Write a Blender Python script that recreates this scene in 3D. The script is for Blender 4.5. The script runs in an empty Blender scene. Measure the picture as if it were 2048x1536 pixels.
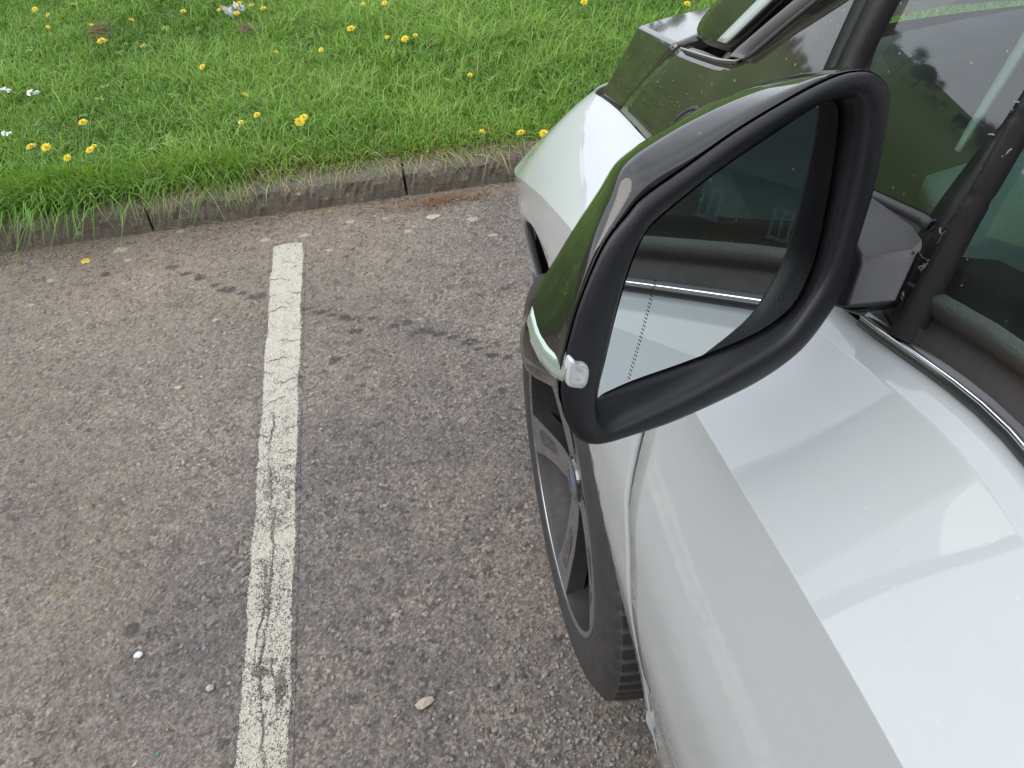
import bpy, bmesh, math, random
import numpy as np
from mathutils import Vector, Matrix

rng = np.random.default_rng(7)
random.seed(7)
SC = bpy.context.scene
COL = SC.collection

# ------------------------------------------------------------------ camera
F_PX, HCAM = 1520.0, 1.4
R = np.array([[0.98424875, 0.15848193, -0.07834462],
              [-0.16941899, 0.71892194, -0.67412792],
              [-0.05051343, 0.67678262, 0.73444787]])     # rows: world axes in camera axes
CAM = np.array([0, 0, HCAM])
cam = bpy.data.cameras.new('camera'); co = bpy.data.objects.new('camera', cam); COL.objects.link(co)
cam.sensor_width = 36; cam.lens = 36 * F_PX / 2048; cam.clip_start = 0.02; cam.clip_end = 2000
M = Matrix([[*R[0]], [*R[1]], [*R[2]]]).to_4x4(); M.translation = Vector(CAM); co.matrix_world = M
SC.camera = co

# ------------------------------------------------------------------ world, sun, exposure
SUN_EL, SUN_AZ = math.radians(40), math.radians(252)
w = bpy.data.worlds.new('World'); SC.world = w; w.use_nodes = True
nt = w.node_tree; nt.nodes.clear()
sky = nt.nodes.new('ShaderNodeTexSky'); sky.sky_type = 'NISHITA'; sky.sun_disc = False
sky.sun_elevation = SUN_EL; sky.sun_rotation = SUN_AZ; sky.dust_density = 4; sky.ozone_density = 1
tc = nt.nodes.new('ShaderNodeTexCoord')
cl = nt.nodes.new('ShaderNodeTexNoise'); cl.inputs['Scale'].default_value = 2.2; cl.inputs['Detail'].default_value = 4
cr = nt.nodes.new('ShaderNodeValToRGB')
cr.color_ramp.elements[0].position = .3; cr.color_ramp.elements[0].color = (7.2, 7.8, 8.9, 1)
cr.color_ramp.elements[1].position = .72; cr.color_ramp.elements[1].color = (13.2, 13.8, 14.8, 1)
mx = nt.nodes.new('ShaderNodeMix'); mx.data_type = 'RGBA'; mx.inputs[0].default_value = .86
bg = nt.nodes.new('ShaderNodeBackground'); bg.inputs[1].default_value = .085
wo = nt.nodes.new('ShaderNodeOutputWorld')
L = nt.links.new
L(tc.outputs['Generated'], cl.inputs['Vector']); L(cl.outputs[0], cr.inputs[0])
L(sky.outputs[0], mx.inputs[6]); L(cr.outputs[0], mx.inputs[7]); L(mx.outputs[2], bg.inputs[0]); L(bg.outputs[0], wo.inputs[0])
sl = bpy.data.lights.new('sun', 'SUN'); sl.energy = 1.25; sl.angle = math.radians(60); sl.color = (1, .96, .9)
so = bpy.data.objects.new('sun', sl); COL.objects.link(so)
so.rotation_euler = (math.pi / 2 - SUN_EL, 0, math.pi - SUN_AZ)
SC.view_settings.view_transform = 'Standard'; SC.view_settings.look = 'None'
SC.view_settings.gamma = 1; SC.view_settings.use_curve_mapping = False
SC.view_settings.exposure = 1.38

# ------------------------------------------------------------------ unprojection helpers (full photo pixels -> world)
def ray(x, y): return R @ np.array([x - 1024, 768 - y, -F_PX])
def on_x(x, y, v): r = ray(x, y); return CAM + r * (v / r[0])
def on_y(x, y, v): r = ray(x, y); return CAM + r * (v / r[1])
def on_z(x, y, v=0.0): r = ray(x, y); return CAM + r * ((v - HCAM) / r[2])
def unit(v): v = np.array(v, float); return v / np.linalg.norm(v)
def on_pl(x, y, n, p0): r = ray(x, y); return CAM + r * (((p0 - CAM) @ n) / (r @ n))

# ------------------------------------------------------------------ object helpers
def link(o, parent=None):
    COL.objects.link(o)
    if parent is not None:
        o.parent = parent
    return o
def world_of(o):
    m = Matrix.Identity(4)
    while o is not None:
        m = o.matrix_basis @ m
        o = o.parent
    return m
def mk(name, verts, faces, mat, parent=None, smooth=True, label=None):
    """one mesh object; verts are world coordinates"""
    V = np.array(verts, float)
    off = np.array(world_of(parent).translation) if parent is not None else np.zeros(3)
    if parent is None and len(V):
        off = np.array([V[:, 0].mean(), V[:, 1].mean(), V[:, 2].min()])
    me = bpy.data.meshes.new(name)
    me.from_pydata([tuple(v) for v in V - off], [], [tuple(int(i) for i in f) for f in faces])
    me.validate(); me.update()
    if smooth: me.polygons.foreach_set('use_smooth', [True] * len(me.polygons))
    if isinstance(mat, (list, tuple)):
        for m in mat: me.materials.append(m)
    else: me.materials.append(mat)
    o = bpy.data.objects.new(name, me)
    if parent is None: o.location = off
    link(o, parent)
    if label: o['label'] = label
    return o
def empty(name, loc, parent=None):
    o = bpy.data.objects.new(name, None)
    off = np.array(world_of(parent).translation) if parent is not None else np.zeros(3)
    o.location = np.array(loc) - off; o.empty_display_size = .05
    return link(o, parent)
def tag(o, label=None, cat=None, group=None, kind=None):
    if label: o['label'] = label
    if cat: o['category'] = cat
    if group: o['group'] = group
    if kind: o['kind'] = kind
    return o
def solidify(o, t, off=-1):
    m = o.modifiers.new('thick', 'SOLIDIFY'); m.thickness = t; m.offset = off; return o
def bevel(o, wd, seg=2, ang=35):
    m = o.modifiers.new('bevel', 'BEVEL'); m.width = wd; m.segments = seg; m.limit_method = 'ANGLE'; m.angle_limit = math.radians(ang); return o
def grid_faces(nu, nv, closed_v=False, closed_u=False, base=0):
    out = []
    for i in range(nu if closed_u else nu - 1):
        for j in range(nv if closed_v else nv - 1):
            a = i * nv + j; b = i * nv + (j + 1) % nv; c = ((i + 1) % nu) * nv + (j + 1) % nv; d = ((i + 1) % nu) * nv + j
            out.append((a + base, b + base, c + base, d + base))
    return out
def catmull(P, n, closed=False):
    P = np.array(P, float); m = len(P)
    if closed: Q = np.vstack([P[-1], P, P[0], P[1]])
    else: Q = np.vstack([2 * P[0] - P[1], P, 2 * P[-1] - P[-2]])
    segs = m if closed else m - 1
    out = []
    for t in np.linspace(0, segs, n, endpoint=not closed):
        k = min(int(t), segs - 1); u = t - k
        p0, p1, p2, p3 = Q[k], Q[k + 1], Q[k + 2], Q[k + 3]
        out.append(.5 * ((2 * p1) + (-p0 + p2) * u + (2 * p0 - 5 * p1 + 4 * p2 - p3) * u ** 2 + (-p0 + 3 * p1 - 3 * p2 + p3) * u ** 3))
    return np.array(out)
def resample(P, n):
    P = np.array(P, float); d = np.r_[0, np.cumsum(np.linalg.norm(np.diff(P, axis=0), axis=1))]
    t = np.linspace(0, d[-1], n)
    return np.stack([np.interp(t, d, P[:, k]) for k in range(P.shape[1])], 1)
def pinterp(x, xp, fp):
    """monotone-ish smooth (PCHIP) interpolation"""
    xp = np.array(xp, float); fp = np.array(fp, float); x = np.asarray(x, float)
    h = np.diff(xp); d = np.diff(fp) / h
    m = np.zeros(len(xp)); m[0], m[-1] = d[0], d[-1]
    for i in range(1, len(xp) - 1):
        if d[i - 1] * d[i] > 0:
            w1, w2 = 2 * h[i] + h[i - 1], h[i] + 2 * h[i - 1]
            m[i] = (w1 + w2) / (w1 / d[i - 1] + w2 / d[i])
    xc = np.clip(x, xp[0], xp[-1]); k = np.clip(np.searchsorted(xp, xc) - 1, 0, len(h) - 1)
    t = (xc - xp[k]) / h[k]
    return ((1 + 2 * t) * (1 - t) ** 2 * fp[k] + t * (1 - t) ** 2 * h[k] * m[k] + t * t * (3 - 2 * t) * fp[k + 1] + t * t * (t - 1) * h[k] * m[k + 1])
class MB:
    def __init__(s): s.v = []; s.f = []
    def add(s, V, Fs):
        b = len(s.v); s.v += [tuple(map(float, p)) for p in V]; s.f += [tuple(i + b for i in f) for f in Fs]; return s
    def box(s, c, size, rot=None):
        c = np.array(c, float); h = np.array(size, float) / 2
        V = np.array([[x, y, z] for x in (-1, 1) for y in (-1, 1) for z in (-1, 1)]) * h
        if rot is not None: V = V @ np.array(rot).T
        return s.add(V + c, [(0, 1, 3, 2), (4, 6, 7, 5), (0, 4, 5, 1), (2, 3, 7, 6), (0, 2, 6, 4), (1, 5, 7, 3)])
    def tube(s, P, r, n=10, cap=True):
        P = np.array(P, float); r = np.broadcast_to(np.array(r, float), (len(P),)); V = []
        up = np.array([0, 0, 1.0])
        for i, p in enumerate(P):
            t = unit(P[min(i + 1, len(P) - 1)] - P[max(i - 1, 0)])
            a = np.cross(t, up)
            if np.linalg.norm(a) < 1e-3: a = np.cross(t, [1, 0, 0])
            a = unit(a); b = np.cross(t, a)
            for k in range(n):
                q = 2 * math.pi * k / n; V.append(p + r[i] * (a * math.cos(q) + b * math.sin(q)))
        Fs = grid_faces(len(P), n, True)
        if cap: Fs += [tuple(range(n))[::-1], tuple((len(P) - 1) * n + k for k in range(n))]
        return s.add(V, Fs)
    def build(s, name, mat, parent=None, smooth=False, label=None): return mk(name, s.v, s.f, mat, parent, smooth, label)

# ------------------------------------------------------------------ materials
def new_mat(name):
    m = bpy.data.materials.new(name); m.use_nodes = True
    t = m.node_tree; t.nodes.clear()
    out = t.nodes.new('ShaderNodeOutputMaterial'); b = t.nodes.new('ShaderNodeBsdfPrincipled'); t.links.new(b.outputs[0], out.inputs[0])
    return m, t, b, out
def nd(t, typ, **kw):
    n = t.nodes.new(typ)
    for k, v in kw.items():
        if hasattr(n, k) and k not in n.inputs: setattr(n, k, v)
        else: n.inputs[k].default_value = v
    return n
def ramp(t, src, stops, interp='LINEAR'):
    r = t.nodes.new('ShaderNodeValToRGB'); r.color_ramp.interpolation = interp
    e = r.color_ramp.elements
    while len(e) < len(stops): e.new(.5)
    for i, (p, c) in enumerate(stops):
        e[i].position = p; e[i].color = (c, c, c, 1) if isinstance(c, (int, float)) else (*c, 1)
    t.links.new(src, r.inputs[0]); return r.outputs[0]
def math_(t, op, a, b=None, clamp=False):
    n = t.nodes.new('ShaderNodeMath'); n.operation = op; n.use_clamp = clamp
    for i, v in enumerate((a, b)):
        if v is None: continue
        if isinstance(v, (int, float)): n.inputs[i].default_value = v
        else: t.links.new(v, n.inputs[i])
    return n.outputs[0]
def mixc(t, fac, a, b, blend='MIX'):
    n = t.nodes.new('ShaderNodeMix'); n.data_type = 'RGBA'; n.blend_type = blend
    for i, v in ((0, fac), (6, a), (7, b)):
        if isinstance(v, (int, float)): n.inputs[i].default_value = v if i == 0 else (v, v, v, 1)
        elif isinstance(v, tuple): n.inputs[i].default_value = (*v, 1)
        else: t.links.new(v, n.inputs[i])
    return n.outputs[2]
def pos(t): return nd(t, 'ShaderNodeNewGeometry').outputs['Position']
def noise(t, vec, scale, detail=3, rough=.55, dist=0):
    n = nd(t, 'ShaderNodeTexNoise', Scale=scale, Detail=detail, Roughness=rough, Distortion=dist); t.links.new(vec, n.inputs['Vector']); return n.outputs[0]
def simple(name, col, rough=.5, metal=0., coat=0., spec=.5, nscale=0, namp=.15, bump=0, bscale=400, coatr=.03):
    m, t, b, out = new_mat(name)
    b.inputs['Base Color'].default_value = (*col, 1); b.inputs['Roughness'].default_value = rough; b.inputs['Metallic'].default_value = metal
    b.inputs['Coat Weight'].default_value = coat; b.inputs['Coat Roughness'].default_value = coatr; b.inputs['Specular IOR Level'].default_value = spec
    p = pos(t)
    if nscale:
        f = noise(t, p, nscale, 4)
        c = mixc(t, f, tuple(x * (1 - namp) for x in col), tuple(min(1, x * (1 + namp)) for x in col)); t.links.new(c, b.inputs['Base Color'])
        t.links.new(ramp(t, f, [(.3, max(0, rough - .06)), (.7, min(1, rough + .06))]), b.inputs['Roughness'])
    if bump:
        bn = nd(t, 'ShaderNodeBump', Strength=bump, Distance=.001); t.links.new(noise(t, p, bscale, 2), bn.inputs['Height']); t.links.new(bn.outputs[0], b.inputs['Normal'])
    return m

def dusty(t, p, sx=260., thr=.66):
    """small pale specks of dried dirt"""
    v = nd(t, 'ShaderNodeTexVoronoi', Scale=sx, Randomness=1.); t.links.new(p, v.inputs['Vector'])
    a = ramp(t, v.outputs['Distance'], [(.10, 1.), (.22, 0.)])
    sep = nd(t, 'ShaderNodeSeparateColor'); t.links.new(v.outputs['Color'], sep.inputs[0])
    return math_(t, 'MULTIPLY', a, ramp(t, sep.outputs[0], [(thr, 0.), (min(1, thr + .25), 1.)]))

def mat_paint():
    m, t, b, out = new_mat('silver_paint'); p = pos(t)
    flake = noise(t, p, 5200, 1)
    c = mixc(t, ramp(t, flake, [(.35, 0.), (.65, 1.)]), (.268, .284, .288), (.32, .338, .342))
    film = noise(t, p, 9, 5, .62)
    c = mixc(t, ramp(t, film, [(.52, 0.), (.72, .22)]), c, (.27, .26, .235))
    c = mixc(t, math_(t, 'MULTIPLY', dusty(t, p, 240, .90), .25), c, (.52, .52, .50))
    t.links.new(c, b.inputs['Base Color'])
    b.inputs['Metallic'].default_value = .0; b.inputs['Specular IOR Level'].default_value = .1
    t.links.new(ramp(t, film, [(.3, .36), (.75, .46)]), b.inputs['Roughness'])
    b.inputs['Coat Weight'].default_value = .95
    t.links.new(ramp(t, noise(t, p, 30, 4), [(.35, .022), (.75, .06)]), b.inputs['Coat Roughness'])
    return m
def mat_gloss_black(name='gloss_black', dust=.5):
    m, t, b, out = new_mat(name); p = pos(t)
    s = math_(t, 'MULTIPLY', dusty(t, p, 190, .70), dust)
    s2 = math_(t, 'MULTIPLY', ramp(t, noise(t, p, 70, 5, .7), [(.55, 0.), (.85, .10)]), dust)
    film = noise(t, p, 16, 4, .6); c = mixc(t, math_(t, 'MULTIPLY', film, min(1, dust * 1.6)), (.007, .007, .007), (.050, .048, .034)); c = mixc(t, s, c, (.30, .29, .23)); c = mixc(t, s2, c, (.2, .19, .16))
    t.links.new(c, b.inputs['Base Color'])
    t.links.new(math_(t, 'ADD', math_(t, 'MULTIPLY', s, .5), .06), b.inputs['Roughness'])
    b.inputs['Specular IOR Level'].default_value = .5; b.inputs['Coat Weight'].default_value = .45 * min(1, dust * 2); b.inputs['Coat Roughness'].default_value = .02
    return m
def mat_glass(name, tint, ior, specks=True):
    m = bpy.data.materials.new(name); m.use_nodes = True; t = m.node_tree; t.nodes.clear()
    out = nd(t, 'ShaderNodeOutputMaterial'); tr = nd(t, 'ShaderNodeBsdfTransparent'); tr.inputs[0].default_value = (*tint, 1)
    gl = nd(t, 'ShaderNodeBsdfGlossy', Roughness=.004); fr = nd(t, 'ShaderNodeFresnel', IOR=ior)
    mxs = nd(t, 'ShaderNodeMixShader'); t.links.new(fr.outputs[0], mxs.inputs[0]); t.links.new(tr.outputs[0], mxs.inputs[1]); t.links.new(gl.outputs[0], mxs.inputs[2])
    last = mxs.outputs[0]
    if specks:
        p = pos(t); df = nd(t, 'ShaderNodeBsdfDiffuse'); df.inputs[0].default_value = (.55, .53, .48, 1)
        m2 = nd(t, 'ShaderNodeMixShader'); t.links.new(math_(t, 'ADD', math_(t, 'MULTIPLY', dusty(t, p, 210, .87), .22), .010), m2.inputs[0]); t.links.new(last, m2.inputs[1]); t.links.new(df.outputs[0], m2.inputs[2]); last = m2.outputs[0]
    t.links.new(last, out.inputs[0]); return m

PAINT = mat_paint()
BLACKG = mat_gloss_black()
CAPG = mat_gloss_black('mirror_cap_black', .15)
PLAST = simple('matte_black_plastic', (.0065, .0065, .008), .38, spec=.32, nscale=25, namp=.25, bump=.25, bscale=1500)
PLAST2 = simple('grained_grey_plastic', (.006, .006, .007), .34, spec=.22, nscale=20, namp=.2, bump=.3, bscale=1400)
RUBBER = simple('black_rubber', (.018, .018, .019), .62, nscale=40, namp=.35, bump=.2, bscale=700)
GREYRUB = simple('grey_weathered_rubber', (.075, .075, .078), .55, nscale=35, namp=.2, bump=.2, bscale=900)
CHROME = simple('bright_trim', (.75, .76, .78), .16, 1.)
GLASS = mat_glass('tinted_side_glass', (.58, .72, .67), 1.85)
SCREEN = mat_glass('windscreen_glass', (.34, .42, .40), 1.75)
MIRROR = simple('mirror_silvering', (.48, .52, .53), .0, 1.)
TEAL = simple('teal_grey_leather', (.23, .33, .33), .5, nscale=60, namp=.12, bump=.8, bscale=520)
DARKIN = simple('dark_interior_plastic', (.03, .033, .036), .6, nscale=30, namp=.2)
GAPLIGHT = simple('pale_gap_light', (.40, .44, .42), .6, nscale=30, namp=.1)  # paints the light that shows through the gap by the pillar
SIGNAL = simple('clear_lamp_lens', (.30, .36, .32), .12, .55, 1.)
RIMBLK = simple('gloss_black_alloy', (.012, .012, .014), .12, .0, 1.)
RIMSIL = simple('machined_alloy', (.30, .30, .31), .30, .9, nscale=60, namp=.12)
RIMBAR = simple('dark_rim_barrel', (.004, .004, .004), .6, nscale=60, namp=.4)
DISC = simple('brake_steel', (.24, .21, .19), .4, .9, nscale=90, namp=.3)

# asphalt as a node group, shared by the ground and by the worn gaps of the painted line
def asphalt_group():
    g = bpy.data.node_groups.new('asphalt', 'ShaderNodeTree')
    g.interface.new_socket('Shader', in_out='OUTPUT', socket_type='NodeSocketShader')
    g.interface.new_socket('Height', in_out='OUTPUT', socket_type='NodeSocketFloat')
    go = g.nodes.new('NodeGroupOutput'); p = pos(g)
    tn = nd(g, 'ShaderNodeAttribute', attribute_name='tone'); pt = nd(g, 'ShaderNodeAttribute', attribute_name='pit')
    big = noise(g, p, 1.9, 5, .6); mid = noise(g, p, 13, 4, .62); fine = noise(g, p, 1300, 2); grn = noise(g, p, 520, 3, .7)
    c = ramp(g, tn.outputs['Fac'], [(0., (.048, .0445, .042)), (.4, (.100, .0905, .083)), (.80, (.162, .147, .134)), (.94, (.205, .186, .167)), (1., (.27, .25, .228))])
    c = mixc(g, 1., c, mixc(g, ramp(g, grn, [(.3, 0.), (.7, 1.)]), (.50, .49, .49), (1.5, 1.5, 1.5)), 'MULTIPLY')
    c = mixc(g, math_(g, 'MULTIPLY', pt.outputs['Fac'], .68), c, (.016, .0135, .012))
    c = mixc(g, 1., c, mixc(g, ramp(g, big, [(.35, 0.), (.65, 1.)]), (.76, .75, .77), (1.26, 1.21, 1.13)), 'MULTIPLY')
    c = mixc(g, 1., c, mixc(g, ramp(g, mid, [(.3, 0.), (.7, 1.)]), (.84, .83, .84), (1.16, 1.14, 1.11)), 'MULTIPLY')
    at = nd(g, 'ShaderNodeAttribute', attribute_name='moss'); ad = nd(g, 'ShaderNodeAttribute', attribute_name='stain'); al = nd(g, 'ShaderNodeAttribute', attribute_name='lichen')
    mm = math_(g, 'MULTIPLY', at.outputs['Fac'], ramp(g, noise(g, p, 38, 5, .7), [(.40, 0.), (.60, 1.)]))
    c = mixc(g, math_(g, 'MULTIPLY', mm, .62), c, (.18, .138, .085))
    ds = ramp(g, math_(g, 'ADD', ad.outputs['Fac'], math_(g, 'MULTIPLY', math_(g, 'SUBTRACT', noise(g, p, 60, 5, .7), .5), 2.6)), [(.45, 0.), (.95, 1.)])
    c = mixc(g, math_(g, 'MULTIPLY', ds, .74), c, (.017, .014, .013))
    ls = ramp(g, math_(g, 'ADD', al.outputs['Fac'], math_(g, 'MULTIPLY', math_(g, 'SUBTRACT', noise(g, p, 80, 5, .7), .5), 2.6)), [(.5, 0.), (.8, 1.)])
    c = mixc(g, math_(g, 'MULTIPLY', ls, .7), c, (.27, .245, .195))
    b = nd(g, 'ShaderNodeBsdfPrincipled'); g.links.new(c, b.inputs['Base Color'])
    b.inputs['Roughness'].default_value = .78; b.inputs['Specular IOR Level'].default_value = .35
    h = math_(g, 'ADD', math_(g, 'MULTIPLY', grn, .6), math_(g, 'MULTIPLY', fine, .35))
    bn = nd(g, 'ShaderNodeBump', Strength=.8, Distance=.0018); g.links.new(h, bn.inputs['Height']); g.links.new(bn.outputs[0], b.inputs['Normal'])
    g.links.new(b.outputs[0], go.inputs[0]); g.links.new(h, go.inputs[1]); return g
ASPG = asphalt_group()
def mat_asphalt():
    m = bpy.data.materials.new('asphalt'); m.use_nodes = True; t = m.node_tree; t.nodes.clear()
    gn = t.nodes.new('ShaderNodeGroup'); gn.node_tree = ASPG; out = nd(t, 'ShaderNodeOutputMaterial'); t.links.new(gn.outputs[0], out.inputs[0]); return m
def mat_line():
    m = bpy.data.materials.new('worn_line_paint'); m.use_nodes = True; t = m.node_tree; t.nodes.clear()
    gn = t.nodes.new('ShaderNodeGroup'); gn.node_tree = ASPG; out = nd(t, 'ShaderNodeOutputMaterial'); p = pos(t)
    sx = nd(t, 'ShaderNodeSeparateXYZ'); t.links.new(p, sx.inputs[0])
    edge = nd(t, 'ShaderNodeAttribute', attribute_name='edge'); wear = nd(t, 'ShaderNodeAttribute', attribute_name='wear'); crk = nd(t, 'ShaderNodeAttribute', attribute_name='crack')
    gr = noise(t, p, 330, 3, .6); g2 = noise(t, p, 48, 4, .65)
    hl = gn.outputs[1]
    k = math_(t, 'ADD', math_(t, 'MULTIPLY', gr, 1.25), math_(t, 'MULTIPLY', g2, .55))
    pit = nd(t, 'ShaderNodeAttribute', attribute_name='pit'); k = math_(t, 'SUBTRACT', k, math_(t, 'MULTIPLY', math_(t, 'MULTIPLY', pit.outputs['Fac'], wear.outputs['Fac']), .5))
    k = math_(t, 'SUBTRACT', k, .025)
    k = math_(t, 'SUBTRACT', k, wear.outputs['Fac'])
    k = math_(t, 'SUBTRACT', k, edge.outputs['Fac'])
    k = math_(t, 'SUBTRACT', k, crk.outputs['Fac'])
    mask = ramp(t, k, [(.34, 0.), (.41, 1.)])
    col = mixc(t, noise(t, p, 60, 4, .7), (.26, .245, .20), (.40, .382, .318))
    col = mixc(t, ramp(t, noise(t, p, 500, 2), [(.35, .45), (.6, 0.)]), col, (.20, .18, .15))
    b = nd(t, 'ShaderNodeBsdfPrincipled', Roughness=.75); t.links.new(col, b.inputs['Base Color'])
    bn = nd(t, 'ShaderNodeBump', Strength=.7, Distance=.002); t.links.new(math_(t, 'ADD', mask, math_(t, 'MULTIPLY', hl, .5)), bn.inputs['Height']); t.links.new(bn.outputs[0], b.inputs['Normal'])
    ms = nd(t, 'ShaderNodeMixShader'); t.links.new(mask, ms.inputs[0]); t.links.new(gn.outputs[0], ms.inputs[1]); t.links.new(b.outputs[0], ms.inputs[2]); t.links.new(ms.outputs[0], out.inputs[0]); return m
ASPHALT, LINE = mat_asphalt(), mat_line()
def mat_concrete():
    m, t, b, out = new_mat('kerb_concrete'); p = pos(t)
    n1 = noise(t, p, 9, 5, .65); n2 = noise(t, p, 160, 4, .7); n3 = noise(t, p, 30, 5, .7)
    c = mixc(t, n1, (.058, .047, .034), (.112, .094, .070))
    c = mixc(t, ramp(t, n2, [(.5, 0.), (.75, .55)]), c, (.30, .275, .23))
    c = mixc(t, ramp(t, n3, [(.56, 0.), (.7, .55)]), c, (.050, .050, .028))
    v = nd(t, 'ShaderNodeTexVoronoi', Scale=26.); t.links.new(p, v.inputs['Vector']); sp = nd(t, 'ShaderNodeSeparateColor'); t.links.new(v.outputs['Color'], sp.inputs[0])
    spot = math_(t, 'MULTIPLY', ramp(t, math_(t, 'ADD', v.outputs['Distance'], math_(t, 'MULTIPLY', n2, .12)), [(.22, 1.), (.30, 0.)]), ramp(t, sp.outputs[0], [(.86, 0.), (.9, .8)]))
    c = mixc(t, spot, c, (.22, .22, .18)); t.links.new(c, b.inputs['Base Color']); b.inputs['Roughness'].default_value = .9
    bn = nd(t, 'ShaderNodeBump', Strength=.7, Distance=.004); t.links.new(math_(t, 'ADD', n2, n3), bn.inputs['Height']); t.links.new(bn.outputs[0], b.inputs['Normal']); return m
KERB = mat_concrete()
def mat_grass(name, stops):
    m = bpy.data.materials.new(name); m.use_nodes = True; t = m.node_tree; t.nodes.clear(); out = nd(t, 'ShaderNodeOutputMaterial')
    a = nd(t, 'ShaderNodeAttribute', attribute_name='rnd')
    c = ramp(t, a.outputs['Fac'], stops)
    b = nd(t, 'ShaderNodeBsdfPrincipled', Roughness=.45); b.inputs['Specular IOR Level'].default_value = .35; t.links.new(c, b.inputs['Base Color'])
    tl = nd(t, 'ShaderNodeBsdfTranslucent'); t.links.new(mixc(t, 1., c, (1.25, 1.2, .7), 'MULTIPLY'), tl.inputs[0])
    ms = nd(t, 'ShaderNodeMixShader'); ms.inputs[0].default_value = .38; t.links.new(b.outputs[0], ms.inputs[1]); t.links.new(tl.outputs[0], ms.inputs[2]); t.links.new(ms.outputs[0], out.inputs[0]); return m
GRASS = mat_grass('grass_blades', [(0., (.042, .110, .014)), (.35, (.104, .214, .025)), (.75, (.18, .312, .048)), (.93, (.25, .37, .085)), (.97, (.28, .25, .10)), (1., (.33, .28, .15))])
def mat_soil():
    m, t, b, out = new_mat('turf_soil'); p = pos(t)
    sx = nd(t, 'ShaderNodeSeparateXYZ'); t.links.new(p, sx.inputs[0])
    n = noise(t, p, 45, 4, .65); far = noise(t, p, .35, 4)
    c = mixc(t, n, (.018, .024, .007), (.045, .062, .015))
    g = mixc(t, n, (.035, .078, .012), (.07, .13, .022)); g = mixc(t, ramp(t, far, [(.4, 0.), (.65, .5)]), g, (.085, .12, .03))
    c = mixc(t, ramp(t, math_(t, 'MULTIPLY', sx.outputs[1], .1), [(.55, 0.), (.75, 1.)]), c, g)
    t.links.new(c, b.inputs['Base Color']); b.inputs['Roughness'].default_value = 1; b.inputs['Specular IOR Level'].default_value = .1
    bn = nd(t, 'ShaderNodeBump', Strength=.8, Distance=.02); t.links.new(n, bn.inputs['Height']); t.links.new(bn.outputs[0], b.inputs['Normal']); return m
SOIL = mat_soil()

# ------------------------------------------------------------------ ground
YK = 2.187                                     # kerb face
ZK = float(on_y(800, 347, YK)[2])              # kerb top
def blob(X, Y, cx, cy, rx, ry, a=0.0):
    dx, dy = X - cx, Y - cy; u = dx * math.cos(a) + dy * math.sin(a); v = -dx * math.sin(a) + dy * math.cos(a)
    return np.clip(1.6 - np.sqrt((u / rx) ** 2 + (v / ry) ** 2), 0, 1)
DARK = [(210, 549, 16, 6), (345, 535, 20, 6), (400, 555, 18, 7), (455, 580, 26, 8), (515, 592, 26, 9), (560, 600, 16, 6), (640, 624, 26, 6), (690, 635, 18, 7), (712, 662, 26, 7), (745, 636, 12, 5), (790, 652, 16, 6), (815, 645, 18, 7), (845, 662, 28, 8), (880, 668, 24, 7), (905, 675, 20, 6), (940, 684, 26, 8), (985, 710, 22, 7), (670, 720, 18, 10), (1015, 715, 14, 6), (1010, 576, 16, 5), (262, 1259, 24, 18), (725, 770, 10, 5), (1005, 780, 14, 8), (372, 548, 14, 5), (430, 570, 14, 5), (485, 586, 12, 5), (612, 618, 20, 4), (662, 630, 18, 4), (700, 638, 18, 5), (862, 665, 14, 5), (960, 697, 18, 5)]
LICH = [(240, 500, 18, 7), (530, 480, 12, 5), (700, 443, 12, 4), (770, 436, 10, 3), (870, 434, 14, 5), (945, 438, 16, 5), (610, 470, 14, 4), (815, 462, 12, 4), (255, 520, 10, 4), (360, 463, 10, 4), (900, 1385, 9, 4), (985, 470, 12, 4), (660, 500, 9, 4), (430, 640, 8, 3), (100, 560, 10, 4), (60, 610, 10, 4)]
def stains(X, Y):
    st = np.zeros_like(X); li = np.zeros_like(X)
    for lst, arr in ((DARK, st), (LICH, li)):
        for px, py, rx, ry in lst:
            c = on_z(px, py); ex = on_z(px + rx, py); ey = on_z(px, py - ry)
            arr[:] = np.maximum(arr, blob(X, Y, c[0], c[1], np.linalg.norm(ex - c) * .75, np.linalg.norm(ey - c) * .8))
    moss = np.clip((Y - 1.15) / .8, 0, 1) * np.clip((.25 - X) / .5, 0.25, 1) * .9
    moss = np.maximum(moss, .8 * np.exp(-((X + 1.15) ** 2 / .16 + (Y - 1.5) ** 2 / .22)))
    moss = np.maximum(moss, .65 * np.exp(-((X + .85) ** 2 / .04 + (Y - 1.0) ** 2 / .25)))
    moss = np.maximum(moss, np.clip((Y - 2.08) / .06, 0, 1))
    return np.clip(st, 0, 1), np.clip(moss, 0, 1), np.clip(li, 0, 1)
def set_attr(me, name, arr):
    a = me.attributes.new(name, 'FLOAT', 'POINT'); a.data.foreach_set('value', np.asarray(arr, np.float32).ravel())
def axis(fine0, fine1, step, lo, hi):
    a = list(np.arange(fine0, fine1 + 1e-9, step)); s = step
    while a[-1] < hi: s *= 1.5; a.append(min(hi, a[-1] + s))
    s = step
    while a[0] > lo: s *= 1.5; a.insert(0, max(lo, a[0] - s))
    return np.array(a)
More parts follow.
